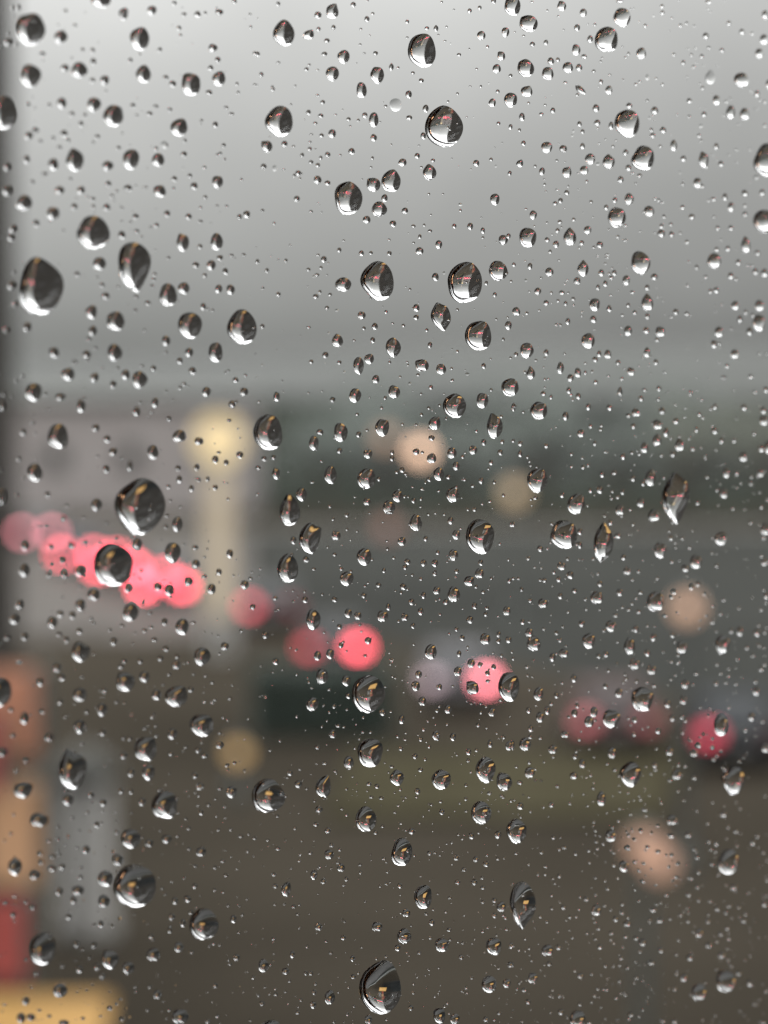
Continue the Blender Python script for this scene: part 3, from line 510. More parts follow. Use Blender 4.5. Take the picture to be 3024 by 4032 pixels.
(0,2): """418 38 35 38;690 72 25 20;1150 80 68 95;1075 95 30 28;1083 25 30 20;300 85 30 20;205 102 18 14;755 162 25 20;165 220 55 65;328 225 38 30;467 213 38 42;548 190 30 22;645 190 20 22;890 205 62 75;1120 262 105 132;735 340 255 275 t75t15;1265 230 38 32;1490 270 45 58;1270 335 50 55;1323 292 22 15;1340 240 20 15;408 312 45 45;157 375 70 85;263 340 20 16;330 345 28 25;315 405 38 40;417 403 50 55;517 382 72 72;915 375 28 22;907 435 22 15;865 403 18 15;1065 440 15 15;1225 450 55 60;1420 388 38 42;1027 485 55 55;1095 508 65 70;830 492 52 60;1325 417 30 25;1370 498 55 65;1587 470 52 55;1625 430 28 22;607 535 82 75;518 483 25 20;125 600 55 60;520 603 72 78;390 660 45 42;470 668 42 48;590 690 30 20;92 692 65 65;340 715 65 75 t130;848 648 102 115;928 600 22 22;970 652 30 25;1068 710 38 50;1180 742 88 105 t-60;1250 715 35 20;978 745 30 20;937 768 30 28;790 735 30 22;515 772 38 38;160 808 45 45;385 792 35 28;432 830 35 35;45 815 45 30;8 850 20 15;605 720 25 20;738 840 42 48;1000 828 38 25;1075 885 38 32;525 905 120 130 t20;862 855 18 15;1458 870 55 50;1310 937 108 115;1567 770 28 22;1640 615 38 35;908 965 35 35;1040 948 38 38;1148 937 28 30;1143 990 55 58;807 965 35 28;370 1008 55 58;783 1000 40 35;125 965 40 25;265 1100 50 55;400 1070 45 45;815 1098 118 122 t130;935 1068 68 68;530 1068 30 18;1095 1050 28 25;1253 1052 25 15;1330 1062 25 20;1217 975 25 18;1375 1105 28 20;1237 1150 42 38;517 1183 88 85;675 1157 35 30;1015 1183 62 68;1140 1195 150 135 t50;1490 1208 28 22;1392 1215 25 20;1375 1232 30 20;757 1230 30 22;390 1230 38 35;5 1165 140 190;70 1280 35 28;160 1335 62 75;663 1280 65 85;850 1312 25 25 g;988 1325 25 30;562 1293 25 30;275 1290 38 30;425 1325 28 22;518 1390 80 90;665 1428 45 42;1305 1383 155 142;1118 1438 62 70;1447 1332 22 15;1423 1432 25 20;1610 1340 20 15;1585 1472 18 12;935 1402 28 20;960 1385 18 14;82 1447 38 28;320 1458 58 58;800 1465 30 25;842 1468 32 30;533 1500 28 25;942 1535 145 155 t50t-70;803 1578 48 48;1012 1450 28 25;1203 1523 28 22;1283 1543 42 35;1325 1578 45 35;1423 1508 50 50;1107 1567 38 28;1520 1628 28 20;1470 1643 28 22;168 1610 45 30;15 1555 70 60""",
(1,2): """590 18 28 32;500 45 20 28;590 112 20 20;655 125 18 15;352 170 142 205 t30;243 183 38 50;520 152 58 60;612 182 18 12;465 228 16 16;1035 68 82 108;1118 15 24 20;1163 8 18 15;1220 15 20 20;1262 55 38 50;1325 108 22 14;1297 148 50 62;1453 160 182 225 t70;1100 172 28 35;945 190 55 58;848 188 20 14;822 65 18 14;868 5 50 20;1655 80 20 35;1178 262 25 32;1280 280 62 75;1240 322 16 16;325 305 40 40;207 362 135 185;510 275 28 26;375 370 28 20;553 368 26 26;700 290 95 112;893 297 25 22;983 322 38 38;967 358 32 35;1087 330 38 45;1160 332 42 48;1158 397 28 34;1302 383 28 32;1457 328 30 40;1447 397 58 64;1635 308 14 18;830 378 24 34;588 432 88 92;1013 408 20 20;1068 433 24 24;973 408 16 12;795 473 35 32;707 480 20 16;955 483 42 42;1380 447 66 62;1427 483 20 24;1643 445 26 34;1172 508 48 52;903 512 16 14;700 540 35 38;430 533 20 22;315 515 18 18;318 567 38 42;510 565 36 36;1087 540 30 44;1282 532 82 102;1230 583 36 36;1473 518 28 26;858 613 28 50 t100;1007 582 38 42;1067 643 36 50;598 655 48 58;660 672 48 52;822 675 70 72;965 680 48 50;1418 607 32 44;1497 622 24 26;1488 662 26 30;1340 627 14 12;1625 640 50 60;372 695 92 135;540 742 32 34;1387 698 46 50;1018 737 28 38;1300 760 26 30;1252 790 18 18;62 797 45 48;127 558 30 30;130 642 18 12;1485 822 68 72;1337 815 32 36;1572 792 28 38;1572 835 28 36;1637 828 38 42;727 833 46 46;550 863 34 36;683 773 18 14;1022 857 18 18;877 957 22 26;400 932 48 62;480 920 48 65;128 968 40 42;1132 905 78 98;1317 917 30 42;1590 930 20 24;1373 900 14 12;1657 905 16 20;870 985 18 18;990 997 18 18;430 1065 78 98;585 1093 58 70;730 1180 215 245 t100;1055 1052 42 50;1035 1128 56 66;1188 1133 36 40;1078 1225 52 60;1395 980 50 60;1452 990 30 36;1540 1005 30 36;1307 1032 52 62;1500 1045 30 34;1503 1095 28 22;1405 1138 80 88 t140;1330 1098 16 12;1275 1128 20 16;1583 1217 26 26;1639 1133 136 190;885 1065 22 18;948 1088 14 10;345 1103 18 20;360 1140 16 14;475 1150 26 20;598 1190 34 38;365 1245 80 88;440 1253 18 20;508 1258 26 32;475 1298 18 18;590 1280 20 18;820 1297 42 48;875 1293 18 18;838 1132 16 14;957 1167 14 14;1245 1277 46 58;1527 1297 46 56;1457 1297 20 26;1173 1285 26 30;1068 1290 14 16;1190 1258 20 20;945 1342 38 60 t60;460 1353 18 16;530 1385 38 24;570 1393 24 18;650 1375 14 12;1440 1380 26 28;1495 1397 18 18;1150 1330 16 14;1087 1408 26 28;1167 1448 50 64;1277 1457 38 52;1605 1458 24 28;1068 1473 28 30;1517 1500 32 50;1638 1515 42 60;918 1453 25 24;970 1432 20 16;965 1475 28 14;1123 1520 22 24;1377 1553 34 42;1375 1610 22 28;497 1438 46 56;692 1427 24 16;742 1427 24 20;672 1470 22 18;640 1530 18 18;398 1525 38 28;740 1560 165 185;940 1533 28 30;855 1540 14 10;1030 1583 36 36;600 1620 66 78;445 1628 34 22;393 1630 18 14;525 1535 14 14 g;598 1490 14 12;835 1625 16 12;880 1650 32 20""",
(2,2): """918 22 76 78;1350 170 80 88 t60;1640 110 60 75;335 145 172 182 t110;597 195 122 262 t90t-110;637 68 30 34;8 80 28 34;255 75 18 18;440 127 32 42;440 213 32 46;182 237 38 42;228 238 22 18;105 300 26 26;685 153 42 38;723 293 28 38;435 310 14 12;960 248 76 102;1190 320 72 88;1122 365 48 46;1030 167 28 36;1103 170 26 28;1150 230 22 24;1060 232 16 14;1035 322 22 24;1083 315 16 10;1325 348 24 26;1545 68 22 24;845 313 14 10;758 145 12 12;320 350 54 52;377 408 42 48;272 390 22 24;190 362 16 16;145 360 18 10;10 340 12 12;745 380 48 50;820 385 26 26;557 400 16 22;570 462 32 42;302 435 30 34;212 442 32 34;183 440 18 20;345 430 12 8;40 430 20 20;8 430 18 20;62 500 24 28;405 508 32 34;263 480 12 12;547 553 82 82;200 592 62 62;313 542 28 40;698 520 38 46;832 520 30 28;118 573 26 28;930 578 112 128;1160 487 32 38;1203 467 28 34;1050 518 38 36;1033 552 26 22;1245 532 18 22;1368 570 32 22;1302 608 20 20;1350 660 22 22;1297 712 30 28;1255 668 18 18;1072 648 16 14;1130 685 12 12;992 670 32 24;715 617 20 20;755 632 26 26;778 593 18 24;820 645 30 30;668 670 32 26;483 632 16 16;362 647 18 20;568 632 14 14;1632 325 36 46;1630 505 18 18;1650 540 30 50;1645 587 20 20;1613 632 22 22;1325 770 16 18;1420 768 24 36;1475 768 42 70;1597 735 18 20;1587 780 40 50;1650 748 18 16;68 710 28 36;110 780 48 56;140 850 88 98;288 783 26 28;312 830 24 28;205 758 24 20;453 723 38 44;640 740 68 72;595 762 16 16;803 757 34 48;497 835 82 98;333 915 62 56;263 940 38 56;762 865 72 112 t100;918 812 38 54;1100 875 66 78;1040 797 28 34;1055 843 20 16;1075 928 20 22;1082 968 18 18;1365 855 90 120 t100;1520 878 28 30;1560 930 24 24;1632 880 18 16;877 912 36 46;610 920 32 42;560 932 30 34;683 843 18 16;97 1003 26 26;8 948 16 26;795 983 62 72;902 1020 60 66;625 1028 22 24;845 988 14 14;130 1068 20 14;300 1030 14 10;402 1078 38 52;325 1108 24 18;808 1095 20 26;605 1128 28 34;922 1125 30 26;1030 1083 20 22;1190 1047 32 24;1122 1115 46 54;1327 987 18 24;1402 1015 22 18;1350 1047 22 18;1320 1110 28 32;1383 1107 25 18;1613 1017 30 34;1635 987 22 24;1577 1097 22 28;1583 1160 44 56;172 1177 62 86;288 1187 28 40;692 1172 48 60;845 1210 140 155 t150t20t-60;497 1162 14 14;743 1160 14 12;1008 1240 38 54;1110 1215 42 60;255 1240 24 30;230 1285 34 54;108 1285 32 38;183 1330 52 68;155 1252 14 14;423 1255 26 34;407 1305 38 46;370 1328 22 18;463 1280 14 12;530 1297 46 64;498 1358 58 70;645 1340 115 118 t10;755 1337 20 22;797 1345 34 38;880 1392 20 14;845 1405 18 12;770 1380 14 12;793 1440 26 30;945 1415 36 42;1038 1333 40 44;1100 1328 28 26;1123 1350 24 26;1220 1267 20 16;1352 1380 88 135;1550 1325 40 56;1620 1358 28 20;1512 1412 26 28;1107 1427 20 24;1160 1480 18 14;1298 1465 18 20;1210 1507 36 40;1298 1520 26 30;1350 1545 24 18;122 1402 30 44;118 1455 26 30;183 1463 25 24;450 1420 14 14;437 1473 22 24;343 1440 54 44;85 1503 76 88;5 1510 26 70;262 1538 58 56;500 1535 14 10;648 1560 50 70;408 1583 32 36;455 1630 42 55;533 1588 14 14;810 1583 14 12;935 1533 20 14;1020 1548 46 60;1020 1603 20 20;1180 1558 50 52;1305 1600 28 28;1078 1638 24 24;1122 1645 22 24;1645 1525 50 60;925 1640 34 40;113 1622 22 24;617 1632 18 16;208 1620 18 14""",
(0,3): """472 5 182 262 t110;850 30 48 55;962 30 82 98;1265 48 38 42;150 140 130 105;255 335 120 88 t30;440 205 72 80;425 140 30 35;590 172 42 42;670 225 48 45;785 148 35 35;848 152 35 32;923 220 48 52;1065 235 165 180 t100;1033 140 25 20;1297 120 52 48;1425 132 28 22;1500 155 72 78;1303 288 32 36;1350 238 30 24;1283 242 24 16;1457 250 25 20;1403 312 18 18;1460 322 18 16;1205 330 20 18;1395 200 20 14;468 320 30 25;628 365 34 42;565 288 25 25;670 280 22 16;742 288 25 14;850 290 18 14;758 345 20 14;757 415 30 30;375 383 25 20;515 405 18 15;318 470 28 18;375 460 22 20;850 458 125 125;967 487 52 48;1080 460 68 55;1150 440 22 22;1222 390 30 25;1415 400 20 20;1495 397 22 22;1560 442 35 24;1650 455 28 22;558 528 50 55;498 517 25 18;262 552 35 30;340 572 38 30;383 562 25 18;268 608 32 35;335 648 48 42;402 640 38 35;98 640 92 110;230 692 75 62;765 595 75 75;525 645 22 20;522 707 28 30;683 715 105 100;873 763 275 275;675 862 80 85;505 792 78 62 t150;385 800 50 52;477 855 42 50;1303 543 65 60;1225 525 30 22;1605 540 20 20;1445 603 30 22;1265 635 28 20;1395 645 25 24;1463 695 30 24;1535 655 22 10;1195 712 18 18;1113 737 22 12;1050 778 22 20;1263 765 30 34;1215 848 45 42;1135 860 36 44;1390 790 22 20;1115 965 40 42;1238 935 32 30;1322 1010 190 205 t100;1187 1005 38 50;1100 1050 28 40;1105 1025 20 15;1513 978 38 52;445 962 42 38;655 1010 38 45;215 900 40 38;88 950 40 35;35 868 35 25;95 832 40 12;980 1090 34 32;278 1170 165 210 t-90;497 1140 42 42;610 1150 38 36;715 1240 108 125 t130;830 1298 78 80 t-100;992 1207 90 85;1160 1160 60 66;1245 1193 24 24;1383 1140 28 14;175 1240 30 22;240 1332 36 28;405 1285 38 22;515 1302 45 48;630 1287 40 44;662 1345 42 40;583 1230 22 18;1533 1228 40 42;1490 1270 26 20;1640 1358 22 26;1605 1318 14 12;390 1435 95 95;877 1418 25 22;970 1418 28 26;1020 1468 56 58;1395 1408 30 34;1345 1452 14 12;785 1497 22 14;1208 1505 20 16;168 1505 48 58;255 1568 28 20;320 1607 30 25;137 1618 58 68;200 1615 58 50;715 1553 40 30;537 1622 30 22;655 1608 28 14;795 1625 38 28;957 1568 24 22;1097 1565 25 28;1165 1608 112 95;1413 1605 20 20;1050 1577 14 12;1345 1640 38 30;415 1652 70 40;30 1530 30 15""",
(1,3): """82 178 217 220;220 32 35 35;205 62 20 14;285 8 24 18;275 105 48 48;303 78 14 12;330 132 20 18;513 20 24 22;627 55 14 14;602 3 35 12;435 120 98 145 t60;408 268 50 42;380 213 20 18;388 365 36 28;465 405 40 38;557 265 22 16;747 188 28 18;812 195 32 24;655 100 16 16 g;653 150 12 12;710 220 14 10;733 103 32 26;783 118 32 30;912 62 92 105 t100;1200 75 125 130;1065 12 35 28;1047 150 36 40;970 190 20 14;1040 188 20 16;900 160 14 14;922 243 20 14;900 287 20 16;1137 238 24 18;1195 218 26 20;1205 285 34 40;1488 12 130 170;1610 88 100 118 t120;1512 163 30 24;1592 180 26 20;1652 212 18 22;1360 200 20 24;1320 228 16 16;1288 278 12 12;1362 280 22 16;1460 288 130 150;713 330 135 165;820 377 24 24;775 418 28 28;938 360 24 12;1060 357 16 16;1085 312 16 14;1010 408 42 42;972 402 16 16;1145 408 12 12;945 543 135 180;828 587 24 20;1027 567 14 16;1568 432 40 48;1395 440 36 40;1337 458 20 18;1268 483 20 16;1237 490 14 14;1567 497 16 12;1125 552 32 28;1192 565 18 16;1298 580 36 38;1425 590 36 38;1490 622 38 36;1497 565 16 14;1567 587 20 20;1347 658 30 26;140 520 34 28;77 467 24 18;285 562 20 14;353 550 30 22;375 507 16 12 g;490 500 30 28;543 528 22 24;475 560 60 62;550 645 52 55;530 612 22 20;488 650 16 14;415 640 22 20;375 693 46 64;330 668 12 12;437 735 36 34;587 720 24 30;570 758 20 20;675 627 22 18;668 715 14 14 g;115 690 34 22;125 765 34 30;195 785 62 95 t60;228 650 18 14;245 897 30 24;270 948 24 18;45 633 16 12 g;853 673 18 18;845 750 22 20;870 740 14 12;932 762 30 34;1307 740 36 30;1413 740 42 40;1465 712 26 22;1470 775 30 24;1533 728 14 16;1082 835 112 152;1255 840 26 20;1470 868 26 24;1545 858 32 32;1588 898 60 66;1545 955 30 34;1603 952 20 26;1148 918 20 16;1102 945 26 20;1230 932 18 18;973 938 54 56;910 968 18 14 g;708 865 16 14;1350 955 14 14;1140 1000 38 42;1005 1022 18 16;1252 1047 30 30;1283 993 14 20 g;785 1027 68 62;405 1028 48 50;560 985 30 20 g;565 1100 34 32;455 1122 20 18;115 1105 26 24;960 1088 92 102;918 1165 38 42;1130 1100 22 22;1205 1145 90 90 t20;1258 1112 24 20;1310 1125 14 20;1340 1133 20 20;1540 1155 98 110;1655 1150 24 40;1057 1197 26 24;1330 1225 32 32;1625 1043 20 24;685 1162 16 14;483 1198 28 20;237 1208 32 48;627 1233 30 44;50 1280 68 85;193 1317 48 44;323 1330 24 28;357 1330 28 30;630 1352 32 30;843 1222 22 18;805 1420 270 350 t72t20;1183 1295 16 14;1648 1275 38 38;1572 1297 16 16;1510 1400 95 110;1625 1395 52 58;1400 1358 20 22;1367 1457 20 18;1047 1355 14 14;1107 1422 20 18 g;1160 1480 14 16;1020 1457 18 20;1005 1555 30 38;478 1485 68 92;370 1535 42 48;378 1453 30 34;128 1465 28 26;190 1450 20 14;57 1420 18 14;20 1475 14 14;40 1525 34 32;270 1583 28 28;208 1525 12 14;593 1595 18 24;1575 1587 30 24;1490 1628 36 34;1545 1632 16 16;1187 1605 78 98;1288 1625 62 68;1222 1545 20 20;728 1630 50 58;845 1630 18 18;98 1680 125 95;505 1645 20 20""",
(2,3): """115 28 64 70;767 42 138 165;29 408 132 162;400 48 48 44;50 95 38 28;52 245 40 44;120 280 18 20;255 237 34 34;295 118 28 24;490 245 18 14;578 195 58 95 t95;525 130 24 20;463 170 16 16;530 95 12 14;390 180 12 10;665 12 26 22;928 10 28 22;900 38 20 12;988 40 14 12;1065 40 62 68;1020 80 30 22;1180 60 36 34;1150 128 20 20;1075 147 22 20;1115 208 16 20;755 160 16 16;757 215 12 14;788 208 14 10;858 270 40 24;865 310 24 12;697 263 16 14;768 300 22 18;690 342 20 20;615 290 14 14;530 348 18 20;540 405 20 20;1035 335 68 66;1433 80 145 185 t45t-100;1530 55 24 20 g;1370 298 46 42;1383 8 30 28;1400 380 18 28;1450 410 30 26;1588 440 28 26;1560 482 34 36;1535 522 20 20 g;1275 475 26 28;1323 488 32 32;1285 527 24 20;1318 540 20 22;1182 525 24 22;1140 432 46 36;1027 440 52 30;835 407 26 28;942 375 28 18;752 515 44 36;793 462 26 20;878 512 30 24;945 542 36 24;640 440 72 80;592 488 18 22;545 478 26 20;570 440 14 14;498 535 28 22;412 553 22 26;337 515 32 24;268 450 26 24;190 547 26 22;27 552 24 22;503 612 18 20;640 532 16 14;660 550 22 14;662 628 24 28;725 635 62 72;797 605 26 26;855 615 28 22;825 660 24 26;850 728 32 32;1030 565 30 22;1070 618 28 26;1062 703 28 24;932 755 22 14;1198 577 34 28;1293 622 28 26;1400 605 130 165;1210 672 26 30;1155 713 38 24;1200 770 30 26;1338 685 24 22;1437 772 42 38;1598 650 20 24 g;1655 722 20 30;1627 830 25 20 g;1143 820 36 28;1210 857 22 24;1283 862 24 22;1000 822 30 24;822 860 22 18;108 625 18 18;215 688 20 20;307 700 28 26;278 748 18 16;258 825 20 18;540 712 20 14;604 728 14 22;618 780 26 26;685 712 14 16;542 820 20 20;72 890 165 310 t-93;480 848 36 30;440 835 18 20;333 902 34 28;375 965 24 22;350 985 14 12;545 920 62 66;600 890 22 20;640 917 16 20;715 882 26 24;712 937 28 26;672 977 34 36;745 1008 46 40;893 985 26 26;912 918 44 30;935 880 22 20;962 985 34 36;1022 977 26 22;1090 952 30 24;1140 990 26 28;1133 908 16 18;1330 912 32 30;1383 938 30 22;1403 893 32 26;1268 993 28 30;1270 950 20 18;1510 945 26 26;1497 990 36 24;1467 900 24 24;1635 880 34 34;1540 1040 28 22 g;1393 1038 28 28;1570 990 24 24 g;1212 1068 46 58;1350 1075 30 30;1405 1105 24 22;1273 1148 42 34;1327 1125 24 18;1355 1212 48 42;1400 1242 22 20;965 1178 36 42;1063 1208 24 20;1152 1225 42 44;847 1130 48 48;803 1103 34 24;735 1092 30 24;645 1067 32 28;560 1038 28 30;485 1067 16 22;540 1107 26 20;570 1157 30 34;642 1112 14 18;830 1187 22 24;900 1260 48 34;707 1230 28 26;697 1278 22 20;748 1293 24 24;657 1280 16 22;605 1278 18 26;718 1325 20 24 g;228 1180 76 74;302 1160 38 34;85 1107 18 18;45 1178 16 20;112 1168 18 20;85 1185 12 14;115 1210 14 16;8 1150 16 20;5 1275 14 30;240 1267 32 30;495 1210 14 18 g;525 1225 14 20 g;135 1360 62 66;92 1375 14 14;48 1395 20 16;78 1438 36 28;247 1475 22 22;103 1515 34 32;443 1345 40 36;515 1335 24 18;808 1357 28 28;697 1380 22 22;655 1405 20 20 g;870 1410 20 18 g;1113 1358 46 48;1053 1430 28 30;1065 1332 22 22;985 1340 24 18 g;1385 1378 125 140;1210 1450 95 110;1467 1330 34 28;1420 1283 26 24;1537 1392 40 42;1560 1415 30 14 g;1625 1405 30 20 g;1648 1440 24 30;733 1467 30 26;705 1460 20 18;675 1490 24 22;555 1430 22 18;610 1435 28 22;588 1435 20 14;880 1525 20 24 g;995 1530 24 20 g;770 1597 36 34;755 1625 22 18;845 1567 20 16;318 1580 38 40;440 1530 26 26;252 1585 14 14;425 1625 100 110;497 1652 34 18;685 1640 38 25 g;975 1637 36 24;1052 1640 42 34;1235 1632 16 20;1350 1650 16 14 g;1505 1608 30 22 g;1620 1650 45 28""",
}
# ---------------------------------------------------------------- water on the outer face of the pane
water = bpy.data.materials.new('rain_water'); water.use_nodes = True
wn_ = water.node_tree.nodes; wn_.clear()
gl = wn_.new('ShaderNodeBsdfGlass'); gl.inputs['IOR'].default_value = 1.333; gl.inputs['Roughness'].default_value = 0.0; gl.inputs['Color'].default_value = (1, 1, 1, 1)
wo_ = wn_.new('ShaderNodeOutputMaterial'); water.node_tree.links.new(gl.outputs[0], wo_.inputs[0])
DP = D_OUT + .00002
PX = 1 / (3 * 1659.0)                     # one cell unit as a fraction of the view's width

def on_pane(fx, fy):
    d = ray(fx, fy); p = d * (DP / N.dot(d)); return p.dot(U), p.z
def outline(spec, n, rnd):
    """The drop's edge on the pane (metres, along the pane and up), from its outline in the view."""
    x, y, w, h, tips, rot, flat = spec
    ph = [rnd.uniform(0, 6.28) for _ in range(4)]; am = [rnd.uniform(.0, .05), rnd.uniform(.01, .045), rnd.uniform(.005, .03), rnd.uniform(0, .016)]
    pts = []
    for i in range(n):
        a = 2 * math.pi * i / n
        r = 1 + sum(am[k] * math.cos((k + 2) * a + ph[k]) for k in range(4))
        for t_, s_ in tips:
            dlt = (a - t_ + math.pi) % (2 * math.pi) - math.pi
            r *= 1 + s_ * (.55 * math.exp(-abs(dlt) * 3.2) + .5 * math.exp(-(dlt / .38) ** 2)) - s_ * .18 * math.exp(-(dlt / 1.1) ** 2)
        pts.append((r * math.cos(a), r * math.sin(a)))
    x0, x1 = min(p[0] for p in pts), max(p[0] for p in pts); y0, y1 = min(p[1] for p in pts), max(p[1] for p in pts)
    out = []
    for px, py in pts:
        qx = ((px - x0) / (x1 - x0) - .5) * w; qy = ((py - y0) / (y1 - y0) - .5) * h
        if rot: qx, qy = qx * math.cos(rot) - qy * math.sin(rot), qx * math.sin(rot) + qy * math.cos(rot)
        out.append(on_pane((x + qx) * PX, (y - qy) * PX * .75))
    return out
def drop_geometry(spec, n, m, rnd):
    """Vertices and faces of one bead of water: flat against the glass, domed outside, hanging a little."""
    edge = outline(spec, n, rnd)
    cu = sum(p[0] for p in edge) / n; cv = sum(p[1] for p in edge) / n
    area = abs(sum(edge[i][0] * edge[(i + 1) % n][1] - edge[(i + 1) % n][0] * edge[i][1] for i in range(n))) / 2
    rm = math.sqrt(area / math.pi)
    sz = math.sqrt(spec[2] * spec[3])
    ca = R(16 if spec[6] else rnd.uniform(55, 61) if sz > 150 else rnd.uniform(50, 57) if sz > 48 else rnd.uniform(60, 70))
    sag = .34 if sz > 100 else .26
    vs = []; ctr = (cu, cv)
    hz0 = (1 / math.tan(ca))
    def height(rho, vn, un=0):
        f = math.sqrt(max(0, 1 / math.sin(ca) ** 2 - rho * rho)) - hz0
        return rm * f * (1 - sag * vn - .2 * un)
    vs.append(U * ctr[0] + N * (DP + height(0, 0)) + Vector((0, 0, ctr[1])))
    for j in range(1, m + 1):
        rho = math.sin(ca * j / m) / math.sin(ca)
        for i in range(n):
            du, dv = edge[i][0] - cu, edge[i][1] - cv
            u_, v_ = cu + du * rho, cv + dv * rho
            hh = height(rho, max(-1.2, min(1.2, dv * rho / rm)), max(-1.2, min(1.2, du * rho / rm))) if j < m else 0
            vs.append(U * u_ + N * (DP + hh) + Vector((0, 0, v_)))
    fs = [(0, 1 + (i + 1) % n, 1 + i) for i in range(n)]
    for j in range(1, m):
        a, b = 1 + (j - 1) * n, 1 + j * n
        fs += [(a + (i + 1) % n, b + (i + 1) % n, b + i, a + i) for i in range(n)]
    base = tuple(1 + (m - 1) * n + i for i in range(n))
    return vs, fs, base, U * cu + N * DP + Vector((0, 0, cv))
def finish(me, n_base_sets):
    sm = [True] * len(me.polygons)
    sharp = set()
    for bi in n_base_sets:
        sm[bi] = False
        vv = me.polygons[bi].vertices
        for a in range(len(vv)): sharp.add(tuple(sorted((vv[a], vv[(a + 1) % len(vv)]))))
    me.polygons.foreach_set('use_smooth', sm)
    me.edges.foreach_set('use_edge_sharp', [tuple(sorted(e.vertices)) in sharp for e in me.edges])
    me.update()

specs = []
for (ci, cj), text in DROPS.items():
    for e in text.split(';'):
        t = e.split(); x, y, w, h = map(float, t[:4]); ex = ''.join(t[4:])
        st = (.30 if h / w > 1.38 else .05 if w * h > 150 ** 2 else .13 if w * h > 90 ** 2 else .28)
        tips = [(R(float(q)), st) for q in re.findall(r't(-?\d+)', ex)]
        rr = re.search(r'r(-?\d+)', ex)
        specs.append([ci * 1659 + x, cj * 1659 + y, w, h, tips, R(float(rr.group(1))) if rr else 0, 'g' in ex])
specs.sort(key=lambda s: -s[2] * s[3])

